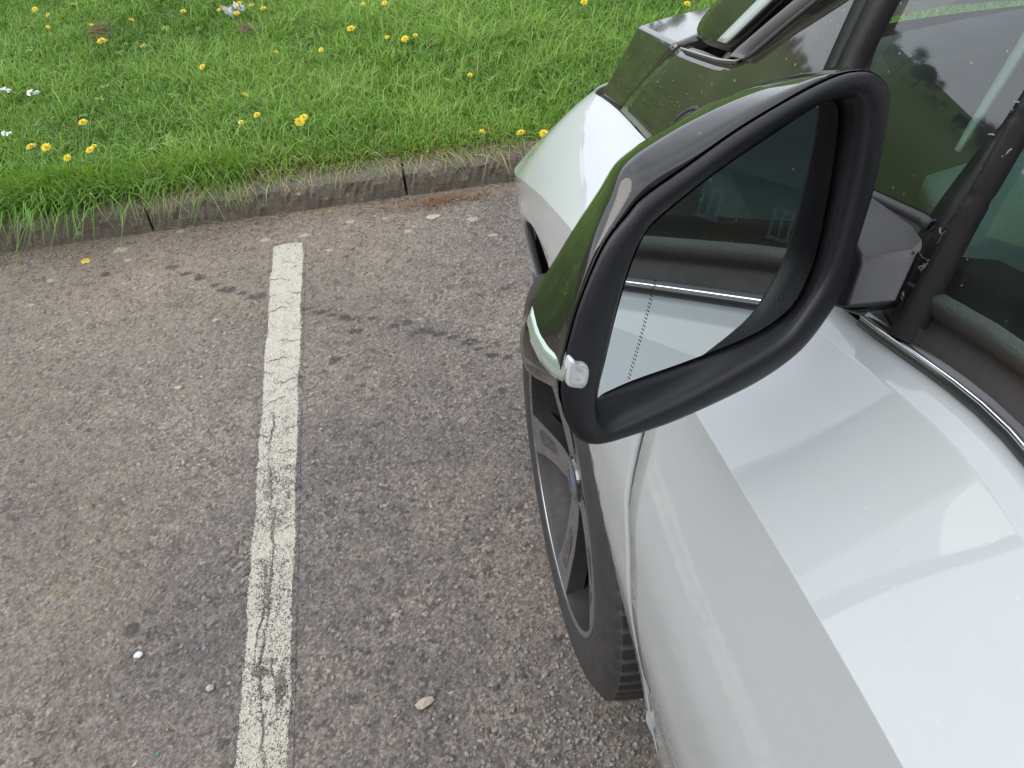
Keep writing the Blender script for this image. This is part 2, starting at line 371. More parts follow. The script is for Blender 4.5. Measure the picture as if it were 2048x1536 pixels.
def stones(X, Y, cell, seed, amp, tilt, gapd):
    """broken stone surface: every stone is a small tilted facet; returns height, tone"""
    wx = X + .0016 * np.sin(Y * 410 + 2 * np.sin(X * 300)) ; wy = Y + .0016 * np.sin(X * 370 + 2 * np.sin(Y * 330))
    cx, cy = np.floor(wx / cell).astype(np.int64), np.floor(wy / cell).astype(np.int64)
    f1 = np.full(X.shape, 9e9); f2 = f1.copy(); h = np.zeros(X.shape); tone = np.zeros(X.shape)
    def rnd(ix, iy, k):
        n = (ix * 374761393 + iy * 668265263 + k * 974634777 + seed * 1013904223) & 0xFFFFFFFF
        n = ((n ^ (n >> 13)) * 1274126177) & 0xFFFFFFFF; n = ((n ^ (n >> 15)) * 2246822519) & 0xFFFFFFFF
        return ((n ^ (n >> 16)) & 0xFFFFFF) / float(0xFFFFFF)
    for dx in (-1, 0, 1):
        for dy in (-1, 0, 1):
            ix, iy = cx + dx, cy + dy; px, py = (ix + rnd(ix, iy, 1)) * cell, (iy + rnd(ix, iy, 2)) * cell
            ux, uy = wx - px, wy - py; d = np.hypot(ux, uy) * (.75 + .5 * rnd(ix, iy, 3)); n1 = d < f1
            f2 = np.where(n1, f1, np.minimum(f2, d)); f1 = np.where(n1, d, f1)
            hh = amp * (rnd(ix, iy, 4) - .5) + tilt * ((rnd(ix, iy, 5) - .5) * ux + (rnd(ix, iy, 6) - .5) * uy)
            h = np.where(n1, hh, h); tone = np.where(n1, rnd(ix, iy, 7), tone)
    g = np.clip(1 - (f2 - f1) / (cell * .28), 0, 1)
    return h - gapd * g ** 1.5, tone, g
def rough(X, Y):
    h1, t1, g1 = stones(X, Y, .0060, 1, .0012, .75, .0013); h2, t2, g2 = stones(X, Y, .0033, 2, .0007, .55, .0006)
    sel = .5 + .5 * np.sin(X * 55 + 3 * np.sin(Y * 38)) * np.sin(Y * 61 + 2 * np.sin(X * 44))
    k = np.clip(sel * 1.6 - .2, 0, 1)
    return h1 * k + h2 * (1.3 - .6 * k), t1 * k + t2 * (1 - k), np.maximum(g1 * k, g2 * (1 - k) * .8)
STEP = .0025
gx, gy = axis(-2.30, .62, STEP, -120, 120), np.unique(np.r_[axis(-.05, YK - .001, STEP, -120, YK - .001), YK + .02, YK + .5])
GX, GY = np.meshgrid(gx, gy, indexing='ij')
GH, GT, GG = rough(GX, GY)
inn = (np.clip((GX + 2.30) / .03, 0, 1) * np.clip((.62 - GX) / .03, 0, 1) * np.clip((GY + .05) / .03, 0, 1) * (GY < YK))
GT = .5 + (GT - .5) * inn; GG = .3 + (GG - .3) * inn
GH = GH * inn
me = bpy.data.meshes.new('car_park_asphalt')
V = np.stack([GX.ravel(), GY.ravel(), GH.ravel()], 1); nu, nv = GX.shape
idx = np.arange(nu * nv).reshape(nu, nv); q = np.stack([idx[:-1, :-1], idx[1:, :-1], idx[1:, 1:], idx[:-1, 1:]], -1).reshape(-1, 4)
me.vertices.add(len(V)); me.vertices.foreach_set('co', V.ravel()); me.loops.add(q.size); me.loops.foreach_set('vertex_index', q.ravel())
me.polygons.add(len(q)); me.polygons.foreach_set('loop_start', np.arange(0, q.size, 4)); me.update(); me.validate()
st, mo, li = stains(GX, GY); set_attr(me, 'tone', GT); set_attr(me, 'pit', GG); set_attr(me, 'stain', st); set_attr(me, 'moss', mo); set_attr(me, 'lichen', li)
me.materials.append(ASPHALT)
go = link(bpy.data.objects.new('car_park_asphalt', me)); tag(go, 'grey brown worn asphalt of the car park bay', None, None, 'structure')

# painted bay line
lx0, lx1 = -.4775, -.3815
NLX, NLY = 64, 2200
LX, LY = np.meshgrid(np.linspace(lx0 - .006, lx1 + .006, NLX), np.linspace(-3.2, 2.025, NLY), indexing='ij')
def wob(t, seed, octv=5, f0=3.):
    r_ = np.random.default_rng(seed); o = 0 * t
    for k in range(octv): o = o + np.sin(t * f0 * 2.1 ** k + r_.uniform(0, 6)) * .6 ** k
    return o
ed = np.minimum(LX - lx0 + .0016 * wob(LY, 1, 6, 20), lx1 + .0016 * wob(LY, 2, 6, 20) - LX); ed = np.minimum(ed, 2.019 - .012 * ((LX + .43) / .048) ** 4 - LY)
LH, LT, LG = rough(LX, LY); edge = np.clip((.005 - ed) / .008, 0, 2) * .7
near = np.clip((1.75 - LY) / .9, 0, 1)
wear = .22 + .155 * near + .012 * wob(LY, 3, 4, 6.) * near + .012 * wob(LX * 3 + LY, 4, 4, 9.) * near
crack = np.zeros_like(LX)
for k, (py_, s_, st_) in enumerate(((528, .1, .5), (556, .25, .8), (588, .2, 1.), (603, -.3, .6), (618, .35, 1.), (665, .5, .5), (682, .5, 1.), (715, .9, .9), (740, .3, .5), (765, .7, .8), (800, 1.0, .8), (860, .6, .6), (905, -.4, .5))):
    y0 = on_z(570, py_)[1]; yy = y0 + .006 * wob(LX + .43, 20 + k, 5, 45.) + .22 * s_ * (LX + .43)
    crack = np.maximum(crack, .62 * st_ * np.clip(.6 + .7 * np.sin(LX * 70 + k * 2), 0, 1) * np.exp(-((LY - yy) / .0021) ** 2))
for k, (x0_, ya, yb, st_) in enumerate(((-.432, .50, 1.08, 1.), (-.442, .95, 1.35, .6), (-.415, .55, .75, .7), (-.45, .62, .90, .5))):
    cx = x0_ + .0065 * wob(LY, 50 + k, 6, 9.)
    crack = np.maximum(crack, st_ * (.6 + .4 * np.sin(LY * 40 + k)) * np.exp(-((LX - cx) / .0021) ** 2) * np.clip((LY - ya) * 12, 0, 1) * np.clip((yb - LY) * 12, 0, 1))
for (px, py_, rx, ry, aa) in ((520, 1345, 14, 7, .6), (562, 1370, 8, 34, .5), (540, 965, 26, 26, .16), (575, 970, 10, 40, .14), (530, 1180, 16, 40, .12), (560, 1030, 30, 20, .14), (560, 850, 26, 25, .10), (575, 1080, 24, 14, -.2), (520, 1095, 24, 16, -.2), (505, 1170, 12, 40, -.12), (500, 1270, 14, 40, -.1), (545, 690, 18, 24, -.14), (590, 700, 14, 30, -.06), (500, 1480, 30, 40, -.06)):
    c = on_z(px, py_); ex = on_z(px + rx, py_); ey = on_z(px, py_ - ry)
    wear = wear + .55 * aa * blob(LX, LY, c[0], c[1], np.linalg.norm(ex - c), np.linalg.norm(ey - c))
ln = mk('parking_line', np.stack([LX.ravel(), LY.ravel(), LH.ravel() + .0014], 1), grid_faces(NLX, NLY), LINE, smooth=False)
bpy.context.view_layer.update()
st, mo, li = stains(LX, LY)
for nm, a in (('edge', edge), ('wear', wear), ('crack', crack), ('stain', st), ('moss', mo), ('lichen', li), ('tone', LT), ('pit', LG)): set_attr(ln.data, nm, a)
tag(ln, 'cracked and worn white parking bay line painted on the asphalt', None, None, 'structure')

# turf ground, far field and hill
hx = axis(-4, 3, .12, -220, 220); hy = np.r_[YK + .03, axis(YK + .1, 7, .12, YK + .1, 230)]
HX, HY = np.meshgrid(hx, hy, indexing='ij')
HZ = -.03 * (HY < YK + .05) + ZK - .012 + .02 * np.clip((HY - 2.4) / 2, 0, 1) + .006 * np.sin(HX * 5) * np.sin(HY * 7) + np.clip((HY - 25) / 120, 0, 2) ** 1.5 * 4.6 + np.clip((-HX - 25) / 120, 0, 2) ** 1.5 * 4.2
tf = mk('turf_ground', np.stack([HX.ravel(), HY.ravel(), HZ.ravel()], 1), grid_faces(len(hx), len(hy)), SOIL)
tag(tf, 'soil and turf of the grass field behind the kerb', None, None, 'structure')

# kerb stones
joints = [-6.6, -5.68]
j1, j2 = on_y(297, 440, YK)[0], on_y(811, 372, YK)[0]
step = j2 - j1
xs = [j1 - 2 * step, j1 - step, j1, j2, j2 + step, j2 + 2 * step, j2 + 3 * step]
kl = ['grassy concrete kerb stone at the far left behind its neighbours', 'weathered concrete kerb stone at the left under long overhanging grass', 'concrete kerb stone behind the end of the white parking line', 'concrete kerb stone right of the dark joint, running behind the silver car', 'concrete kerb stone hidden in front of the car bonnet', 'concrete kerb stone in front of the far side of the car']
for i in range(6):
    x0, x1 = xs[i] + .004, xs[i + 1] - .004
    n = 70; prof = [(YK + .004, -.05), (YK, .0), (YK + .002, .03), (YK + .006, ZK - .028), (YK + .011, ZK - .012), (YK + .022, ZK - .002), (YK + .04, ZK), (YK + .125, ZK), (YK + .125, -.05)]
    V = []
    for x in np.linspace(x0, x1, n):
        for y, z in prof:
            k = .0028 * math.sin(x * 31 + z * 60) + rng.normal(0, .0024)
            V.append((x, y + (k if 0 < z and y < YK + .1 else 0), z + (k * .6 if z > .06 else 0)))
    Fs = grid_faces(n, len(prof), True) + [tuple(range(len(prof))), tuple((n - 1) * len(prof) + k for k in range(len(prof)))[::-1]]
    o = mk('kerb_stone', V, Fs, KERB, smooth=False); tag(o, kl[i], 'kerb', 'concrete kerb stones along the grass')

# ------------------------------------------------------------------ grass
def blades(n, xr, yr, hmin, hmax, wmin, wmax, lean, name, zfun, dens=None, dirbias=None, stops=None, label='', rmin=0., rmax=.94, straw=.03):
    X = rng.uniform(*xr, n * 2); Y = rng.uniform(*yr, n * 2)
    if dens is not None:
        k = rng.uniform(0, 1, n * 2) < dens(X, Y); X, Y = X[k], Y[k]
    X, Y = X[:n], Y[:n]; n = len(X)
    pat = .5 + .5 * np.sin(X * 3.3 + 2 * np.sin(Y * 2.1)) * np.sin(Y * 4.1 + 1.3 * np.sin(X * 2.7))
    pat2 = .5 + .5 * np.sin(X * 9.1 + 3 * np.sin(Y * 6.1)) * np.sin(Y * 10.3 + 2 * np.sin(X * 7.7))
    h = rng.uniform(hmin, hmax, n) * (.65 + .35 * pat + .35 * pat2); wd = rng.uniform(wmin, wmax, n)
    az = rng.uniform(0, 2 * np.pi, n); ln_ = np.abs(rng.normal(lean, lean * .5, n)) * h
    dx, dy = np.cos(az), np.sin(az)
    if dirbias is not None: dx = dx * .55 + dirbias[0]; dy = dy * .55 + dirbias[1]
    sx, sy = -np.sin(az + rng.normal(0, .7, n)), np.cos(az)
    Z = zfun(X, Y)
    lv = [(0, 0., 1.), (.4, .18, .95), (.75, .55, .7)]
    droop = np.clip(ln_ / h - .6, 0, 1.2)
    P = []
    for t, l, ww in lv:
        for s in (-1, 1):
            P.append(np.stack([X + dx * ln_ * l + s * sx * wd * ww / 2, Y + dy * ln_ * l + s * sy * wd * ww / 2, Z + h * t * (1 - droop * .35 * t)], 1))
    P.append(np.stack([X + dx * ln_ * 1.05, Y + dy * ln_ * 1.05, Z + h * (1 - droop * .75)], 1))
    V = np.stack(P, 1).reshape(-1, 3); b = np.arange(n)[:, None] * 7
    quads = np.concatenate([b + [0, 1, 3, 2], b + [2, 3, 5, 4]]); tris = b + [4, 5, 6]
    me = bpy.data.meshes.new(name); me.vertices.add(len(V)); me.vertices.foreach_set('co', V.ravel())
    lo = np.concatenate([quads.ravel(), tris.ravel()]); me.loops.add(len(lo)); me.loops.foreach_set('vertex_index', lo)
    ls = np.concatenate([np.arange(len(quads)) * 4, len(quads) * 4 + np.arange(len(tris)) * 3]); me.polygons.add(len(ls)); me.polygons.foreach_set('loop_start', ls)
    me.update(); me.validate()
    r = np.clip(rng.beta(2.2, 2.2, n) * .8 + .34 * (pat - .5) + .16 * (pat2 - .5) + .05, rmin, rmax)
    s = rng.uniform(0, 1, n); sf = straw(X, Y) if callable(straw) else straw
    r = np.where(s < sf, rng.uniform(.95, 1, n), r)
    set_attr(me, 'rnd', np.repeat(r, 7)); me.materials.append(GRASS)
    return me
def zt(X, Y): return ZK - .014 + .02 * np.clip((Y - 2.4) / 2, 0, 1) + .006 * np.sin(X * 5) * np.sin(Y * 7)
parts = [
    blades(262000, (-3.3, 2.8), (YK + .11, 4.5), .03, .068, .0020, .0042, .75, 'g1', zt, straw=lambda X, Y: .02 + .05 * (np.sin(X * 4) * np.sin(Y * 5) > .8)),
    blades(36000, (-3.3, 2.8), (YK + .13, 4.5), .055, .10, .003, .0055, .8, 'g2', zt, dens=lambda X, Y: .15 + .85 * (np.sin(X * 3.1 + 1) * np.sin(Y * 4.4) > .25)),
    blades(40000, (-3.5, 3), (4.4, 9), .05, .10, .005, .010, .7, 'g3', zt),
    # the unkempt fringe that hangs over the kerb: long on the left, shorter and strawy to the right
    blades(6500, (-2.3, -.55), (YK + .07, YK + .22), .07, .135, .0026, .0048, .95, 'g4', zt, dirbias=(0.05, -.75), dens=lambda X, Y: .25 + .75 * (X < -.85) * (.3 + .7 * (np.sin(X * 9) > -.3)), rmax=.42),
    blades(5600, (-1.0, 2.4), (YK + .10, YK + .24), .045, .085, .0025, .0045, .9, 'g5', zt, dirbias=(.1, -.6), straw=lambda X, Y: .16 + .25 * np.exp(-((X + .55) / .22) ** 2)),
    blades(1300, (-.95, .5), (YK + .06, YK + .13), .03, .065, .002, .0035, 1.3, 'g6', zt, dirbias=(.1, -.7), straw=.7),
]
def broad_leaves(n, seed):
    """clover and small weed leaves between the blades"""
    r_ = np.random.default_rng(seed); V = []; Fs = []; rr_ = []
    for k in range(n):
        cx, cy = r_.uniform(-2.6, 1.5), r_.uniform(YK + .16, 4.4); k0 = int(r_.integers(3, 7)); tone = r_.uniform(.2, .7); sz = r_.uniform(.007, .0125); z0 = float(zt(cx, cy)) + r_.uniform(.028, .05); a0 = r_.uniform(0, 6)
        for q in range(k0):
            a = a0 + 2 * np.pi * q / k0 + r_.normal(0, .2); d = np.array([np.cos(a), np.sin(a), r_.uniform(-.1, .5)]); sd = np.array([-np.sin(a), np.cos(a), 0]); c = np.array([cx, cy, z0]); b0 = len(V)
            V += [c + d * sz * .15, c + d * sz * .8 + sd * sz * .48 + (0, 0, .002), c + d * sz * 1.4 + sd * sz * .42, c + d * sz * 1.75 - (0, 0, .002), c + d * sz * 1.4 - sd * sz * .42, c + d * sz * .8 - sd * sz * .48 + (0, 0, .002)]
            Fs += [(b0, b0 + 1, b0 + 2, b0 + 3), (b0, b0 + 3, b0 + 4, b0 + 5)]; rr_ += [min(.93, tone + r_.normal(0, .04))] * 6
    me = bpy.data.meshes.new('leaves'); me.from_pydata([tuple(v) for v in V], [], Fs); set_attr(me, 'rnd', rr_); me.materials.append(GRASS); return me
parts.append(broad_leaves(300, 31))
bm = bmesh.new()
for p_ in parts: bm.from_mesh(p_)
gm = bpy.data.meshes.new('grass'); bm.to_mesh(gm); bm.free(); gm.materials.append(GRASS)
for p_ in parts: bpy.data.meshes.remove(p_)
tag(link(bpy.data.objects.new('grass', gm)), 'bright green mown grass spilling over the kerb', 'grass', None, 'stuff')

# ------------------------------------------------------------------ the car
CARX = 1.04                                    # its centre plane
car = empty('parked_car', (CARX, -.55, 0))
tag(car, 'silver white hatchback with gloss black bonnet and pillars parked nose to the grass', 'car')
# the plane that carries the side glass and the black pillar panel
NW = unit((-.93, .04, .355)); PW = on_x(2048, 912, .285)
def onW(x, y, d=0.): return on_pl(x, y, NW, PW + NW * d)
def Wx(y, z, d=0.): return PW[0] + (NW[1] * (y - PW[1]) + NW[2] * (z - PW[2]) - d) / -NW[0]
def W3(y, z, d=0.): return np.array([Wx(y, z, d), y, z])

# side curves, every one a function of y (forward = +y)
YS = [-2.45, -2.2, -1.7, -1.0, -.4, .07, .32, .60, .80, .95, 1.10, 1.25, 1.36]
K0z = lambda y: pinterp(y, [-2.45, -1.7, -.9, -.3, .193, .338, .50, .766, .859, .953, 1.10, 1.25, 1.36], [1.02, 1.04, 1.06, 1.085, 1.073, 1.039, 1.00, .945, .929, .906, .85, .775, .70])
def K0x(y):
    base = Wx(y, K0z(y)); return base + pinterp(y, [-2.45, -2.2, -1.8, -1.2, .95, 1.10, 1.25, 1.36], [.22, .12, .04, 0, 0, .09, .20, .33])
K3x = lambda y: pinterp(y, YS, [.42, .27, .20, .19, .184, .174, .163, .156, .152, .149, .158, .235, .41])
K3z = lambda y: pinterp(y, YS, [.93, .98, 1.03, 1.04, 1.04, 1.022, .994, .925, .855, .79, .715, .66, .62])
_yt = np.linspace(-2.5, 1.4, 3001)
class Tab:
    def __init__(s, f, t=_yt): s.t, s.v = t, np.array(f(t), float)
    def __call__(s, y): return np.interp(y, s.t, s.v)
K0z = Tab(K0z); K0x = Tab(K0x); K3x = Tab(K3x); K3z = Tab(K3z)
HUB = np.array([.151, .727, .35]); ARCH = .436; HUBR_Y = HUB[1] - 2.57
def lowx(y, z):
    """side of the car below the crease, as an offset from the crease"""
    s = pinterp(z, [.17, .28, .38, .45, .555, .64, .72, .80, .87, .93, 1.0, 1.06], [.070, .042, .016, .006, -.006, -.018, -.0245, -.0245, -.018, -.0095, .001, .010])
    return s
lowx_t = Tab(lambda z: lowx(0, z), np.linspace(0, 1.2, 1201))
def lowx(y, z): return lowx_t(z)
LED = Tab(lambda y: pinterp(y, [-.5, .35, .5, .75], [1, 1, .5, .0])); SAG = Tab(lambda y: .007 * pinterp(y, [-.6, .4, .6, .8, 1.2], [1, 1, 0, -1., -2.])); FRN = Tab(lambda y: pinterp(y, [-2.45, -2.0, .95, 1.36], [.3, 1, 1, .3]))
def side_point(y, v):
    """v 0..1 belt ledge, 1..2 shoulder, 2..3 side down to the sill; returns x, z"""
    x0, z0, x3, z3 = K0x(y), K0z(y), K3x(y), K3z(y)
    led = LED(y)
    x1, z1 = x0 - .023 * led - .001, z0 - .0045 * led - .001
    if v <= 1: return x0 + (x1 - x0) * v, z0 + (z1 - z0) * v
    if v <= 2:
        t = v - 1; sag = SAG(y)
        nx, nz = (z1 - z3), -(x1 - x3); l = math.hypot(nx, nz) + 1e-9
        b = 4 * t * (1 - t) * sag
        return x1 + (x3 - x1) * t + b * abs(nx) / l, z1 + (z3 - z1) * t - b * abs(nz) / l
    t = v - 2; zb = .19; z = z3 + (zb - z3) * t
    fr = FRN(y)
    return x3 + (lowx(y, z) - lowx(y, z3)) * fr, z
VROWS = np.r_[0, .5, .93, .975, 1.0, 1.02, 1.05, np.linspace(1.15, 1.85, 9), 1.94, 1.982, 1.997, 2.0, 2.0015, 2.02, np.linspace(2.07, 3, 34)]
def arch_z(y):
    z = 0.
    for c in (HUB[1], HUBR_Y):
        if abs(y - c) < ARCH: z = max(z, HUB[2] + math.sqrt(ARCH ** 2 - (y - c) ** 2))
    return z
GAPP = [(.377, .903), (.367, .83), (.344, .765), (.323, .68), (.287, .507), (.261, .377), (.225, .19)]
_yg = Tab(lambda z: pinterp(z, [g[1] for g in GAPP][::-1] + [1.0, 1.1], [g[0] for g in GAPP][::-1] + [.385, .385]), np.linspace(0, 1.2, 1201))
def ygap(z): return float(_yg(z))
GAPC = {}
def gap_at(v):
    if v not in GAPC:
        y = .33
        for _ in range(12): y = ygap(side_point(y, v)[1])
        GAPC[v] = y
    return GAPC[v]
REARG = -.93
def panel(name, ufun, us, parent, clampv=None, mirror=False, mat=PAINT, label=None):
    """ufun(u, v) -> y"""
    V = []; nv = len(VROWS); cl = []
    for u in us:
        for v in VROWS:
            y = ufun(u, v); x, z = side_point(y, v); a = arch_z(y)
            if name == 'front_fender' and y < .5: a = max(a, .345)
            cl.append(z < a)
            if z < a:                                   # wheel arch cut: slide the point onto the arch edge
                x = K3x(y) + (lowx(y, a) - lowx(y, K3z(y))) * FRN(y); z = a
            if mirror: x = 2 * CARX - x
            V.append((x, y, z))
    Fs = []
    for f in grid_faces(len(us), nv):
        if sum(cl[k] for k in f) < 4: Fs.append(f if not mirror else f[::-1])
    o = mk(name, V, Fs, mat, parent, label=label); return o
fu = np.unique(np.r_[np.linspace(0, 1, 90)])
fender = panel('front_fender', lambda u, v: gap_at(v) + .0035 + (1.36 - gap_at(v) - .0035) * u, fu, car)
solidify(fender, .004)
# turned-in flange round the wheel opening
ay = HUB[1] + (ARCH - .0002) * np.cos(np.linspace(.06, math.pi - .06, 60)); V = []
for y in ay:
    a = arch_z(y); x = K3x(y) + (lowx(y, a) - lowx(y, K3z(y))) * FRN(y); q = unit((0, y - HUB[1], a - HUB[2]))
    for dx, dr in ((.0003, 0), (.002, -.0035), (.006, -.0045), (.016, -.003), (.017, .010)): V.append((x + dx, y + q[1] * dr, a + q[2] * dr))
mk('arch_flange', V, grid_faces(60, 5), PAINT, fender)
door = panel('front_door', lambda u, v: gap_at(v) - .0035 + (REARG + .0035 - gap_at(v)) * (1 - (1 - u)) , np.linspace(0, 1, 60)[::1], car, label='silver front door with a sharp shoulder crease')
solidify(door, .006)
rearq = panel('rear_quarter_panel', lambda u, v: REARG - .0035 + (-2.45 - REARG) * u, np.linspace(0, 1, 90), car); solidify(rearq, .012)
rs = panel('far_side_panel', lambda u, v: 1.36 + (-2.45 - 1.36) * u, np.linspace(0, 1, 200), car, mirror=True); solidify(rs, .012)
for o in (fender, door, rearq, rs):
    bm = bmesh.new(); bm.from_mesh(o.data); bmesh.ops.remove_doubles(bm, verts=bm.verts, dist=1e-5); bmesh.ops.recalc_face_normals(bm, faces=bm.faces)
    # make sure normals look outwards
    s = sum(f.normal.x * f.calc_area() for f in bm.faces)
    if (s > 0) == (o is not rs): bmesh.ops.reverse_faces(bm, faces=bm.faces)
    bm.to_mesh(o.data); bm.free()

# dark underbody and door jamb behind the gaps, wheel-arch liners
m = MB()
m.box((CARX, -.55, .30), (1.30, 3.4, .22)); m.box((CARX, 1.05, .50), (1.20, .50, .30)); m.box((CARX, -2.1, .6), (1.2, .5, .5))
for s in (1, -1):
    for z in np.linspace(.30, .95, 16):
        y = ygap(z) - .012; x = side_point(y, 2.5)[0]; xs_ = K3x(y) + lowx(y, z) - lowx(y, K3z(y)) + .016
        m.box((xs_ + .02 if s > 0 else 2 * CARX - xs_ - .02, y, z), (.03, .03, .06))
m.build('underbody', RUBBER, car)
for c, nm in ((HUB[1], 0), (HUBR_Y, 1)):
    V = []; n = 40
    for a in np.linspace(.02, math.pi - .02, n):
        for x in (.175 if nm == 0 else .22, .42):
            V.append((x + .02, c + (ARCH + .012) * math.cos(a), .35 + (ARCH + .012) * math.sin(a)))
    b0 = len(V); V2 = [(.44, c, .35)]
    Fs = grid_faces(n, 2) + [(b0, 2 * k + 1, 2 * k + 3) for k in range(n - 1)]
    mk('wheel_arch_liner', V + V2, Fs, RUBBER, car)

# black bonnet: steep side facet, flat top; black cowl and pillar panel behind the shut line
NT = unit((-.14, .25, .95))
a_, d_ = onW(1202, 188), onW(1243, 217)
b_, c_ = onW(1275, 51), onW(1350, 88)
ed_ = unit(c_ - b_); NT = unit(NT - ed_ * (NT @ ed_)); NT = unit(NT - .018 * np.cross(ed_, NT))
top = lambda x, y: on_pl(x, y, NT, b_ * .5 + c_ * .5)
e1, e2, c2 = top(1345, 30), top(1425, 12), top(1388, 72)
V = [a_, d_, c_, b_, e1, e2, c2]
front = [np.array([.42, 1.17, .80]), np.array([.62, 1.30, .80]), np.array([CARX, 1.36, .80])]
cen = [np.array([.56, .93, 1.035]), np.array([CARX, .98, 1.05]), np.array([.62, 1.08, .98]), np.array([CARX, 1.15, .99])]
V += front + cen     # 7,8,9 | 10,11,12,13
Fs = [(0, 1, 2, 3), (3, 2, 6, 4), (4, 6, 5), (6, 10, 12, 5), (10, 11, 13, 12), (0, 3, 4, 7), (4, 5, 8, 7), (5, 12, 8), (12, 13, 9, 8)]
bn = len(V); V2 = [(2 * CARX - p[0], p[1], p[2]) for p in V]; Fs2 = [tuple(i + bn for i in f[::-1]) for f in Fs]
bon = mk('bonnet', V + V2, Fs + Fs2, BLACKG, car, smooth=False, label='gloss black bonnet with a chamfered edge')
bm = bmesh.new(); bm.from_mesh(bon.data); bmesh.ops.remove_doubles(bm, verts=bm.verts, dist=1e-4); bmesh.ops.recalc_face_normals(bm, faces=bm.faces); bm.to_mesh(bon.data); bm.free()
solidify(bon, .02); bevel(bon, .005, 3, 12)
# nose and bumper below the bonnet
V = []; ny = 30
for s in np.linspace(-1, 1, ny):
    x = CARX + s * .62; yb = 1.40 - .10 * abs(s) ** 2.2
    for z, dy in ((.20, -.06), (.30, 0), (.48, .02), (.62, 0), (.74, -.05), (.80, -.12)): V.append((x, yb + dy, z))
mk('front_bumper', V, grid_faces(ny, 6), PAINT, car)
# headlight just showing past the corner of the bonnet
V = []
hl0 = on_y(1191, 190, .985); 
for u in np.linspace(0, 1, 8):
    for v in np.linspace(0, 1, 6):
        y = 1.0 + .20 * u; x0, z0 = side_point(y, 1.02); x3, z3 = side_point(y, 1.9)
        t = .01 + v * .16
        V.append((x0 + (x3 - x0) * t - .001, y, z0 + (z3 - z0) * t + .002))
hd = mk('headlight', V, grid_faces(8, 6), CAPG, car)

# cowl / pillar panel on the side plane
def curved(px, py, d=0.): return onW(px, py, d)
low = [(1243, 221), (1268, 246), (1292, 274)]
poly_top = [(1354, 97), (1368, 98), (1400, 108), (1440, 119), (1474, 121), (1492, 108), (1560, 54), (1636, -4), (1700, -58), (1800, -150)]
botl = [onW(*p) for p in low] + [W3(y, K0z(y) + .001) for y in (.70, .62, .54, .46, .40)]
bot_r = resample(np.array(botl), 26)
right = [onW(1640, 210), onW(1656, 150), onW(1690, 70), onW(1722, 0), onW(1800, -150)]
tp = resample(np.array([onW(*p) for p in poly_top]), 26)
rows = []
for k in range(26):
    rows.append([bot_r[k] * (1 - t) + tp[k] * t for t in np.linspace(0, 1, 10)])
V = [p + NW * (.003 * math.sin(math.pi * j / 9) - .0035 * (j / 9) ** 2 - .007 * max(0, (kk - 12) / 13) ** 2) for kk, r_ in enumerate(rows) for j, p in enumerate(r_)]
cowl = mk('black_pillar_panel', V, grid_faces(26, 10), BLACKG, car); 
# the part of the panel right of the lower corner (to the window seal)
rr = resample(np.array([W3(.40, K0z(.40) + .001), *right]), 26)
solidify(cowl, .0015, -1)
E_ = None
# windscreen corner, its tray and weathered edge trim
WB0 = onW(1452, 104, -.006)
def ws_base(t): # left corner -> centre -> right corner
    x = WB0[0] + (2 * CARX - 2 * WB0[0]) * t; s = 1 - abs(2 * t - 1) ** 2.4
    return np.array([x, WB0[1] + .04 + .20 * s - .04 * (abs(2 * t - 1)) ** 12, WB0[2] - .004 + .012 * s])
WT0 = W3(.20, 1.47, -.006)
def ws_top(t):
    x = WT0[0] + (2 * CARX - 2 * WT0[0]) * t; s = 1 - abs(2 * t - 1) ** 2.4
    return np.array([x, WT0[1] + .10 * s, WT0[2] + .05 * s])
NU, NV = 81, 24; V = []
for i in range(NU):
    t = i / (NU - 1); t = .5 - .5 * math.cos(math.pi * t); P0, P1 = ws_base(t), ws_top(t)
    for j in range(NV):
        s = j / (NV - 1); V.append(P0 * (1 - s) + P1 * s + np.array([0, .05, .05]) * math.sin(math.pi * s) * .7)
V = np.array(V)
ws = mk('windscreen', V, grid_faces(NU, NV), SCREEN, car)
fr_idx = [f for f in grid_faces(NU, NV)]
# black printed border round the screen
Fb = [f for f in fr_idx if f[0] // NV < 9 or f[0] // NV >= NU - 10 or f[0] % NV < 3 or f[0] % NV >= NV - 3]
nrm = unit((-.1, .7, .7))
mk('screen_border', V - nrm * .003, Fb, DARKIN, ws)
# narrow pale strip laid over the corner of the screen
def strip_on(pts_a, pts_b, d, mat, name, parent, n=16, th=.003, fun=None):
    fun = fun or onW
    A = resample(np.array([fun(*p, d) for p in pts_a]), n); B = resample(np.array([fun(*p, d) for p in pts_b]), n)
    V = [q for a, b in zip(A, B) for q in (a, b)]
    o = mk(name, V, grid_faces(n, 2), mat, parent); 
    if th: solidify(o, th, 0)
    return o
strip_on([(1436, 82), (1452, 66), (1522, -4), (1600, -80)], [(1452, 87), (1468, 73), (1540, 4), (1620, -74)], .004, simple('pale_strip_grey', (.32, .36, .35), .3, 0, .5), 'pale_screen_strip', ws)
# weathered rubber trim along the pillar, thick and rounded
A = resample(np.array([onW(*p, .003) for p in ((1455, 112), (1466, 100), (1520, 54), (1595, -10), (1700, -105))]), 24)
B = resample(np.array([onW(*p, .003) for p in ((1488, 118), (1500, 103), (1562, 50), (1636, -6), (1745, -105))]), 24)
V = []
for a, b in zip(A, B):
    for k in range(9):
        s = k / 8; V.append(a * (1 - s) + b * s + NW * (.010 * math.sin(math.pi * s) ** .6 - .006))
tr = mk('pillar_trim', V, grid_faces(24, 9) + [tuple(range(9))], GREYRUB, car)
strip_on([(1486, 119), (1503, 106), (1566, 52), (1640, -8), (1745, -103)], [(1493, 119), (1509, 108), (1573, 53), (1648, -8), (1752, -103)], .004, RUBBER, 'trim_lip', tr)
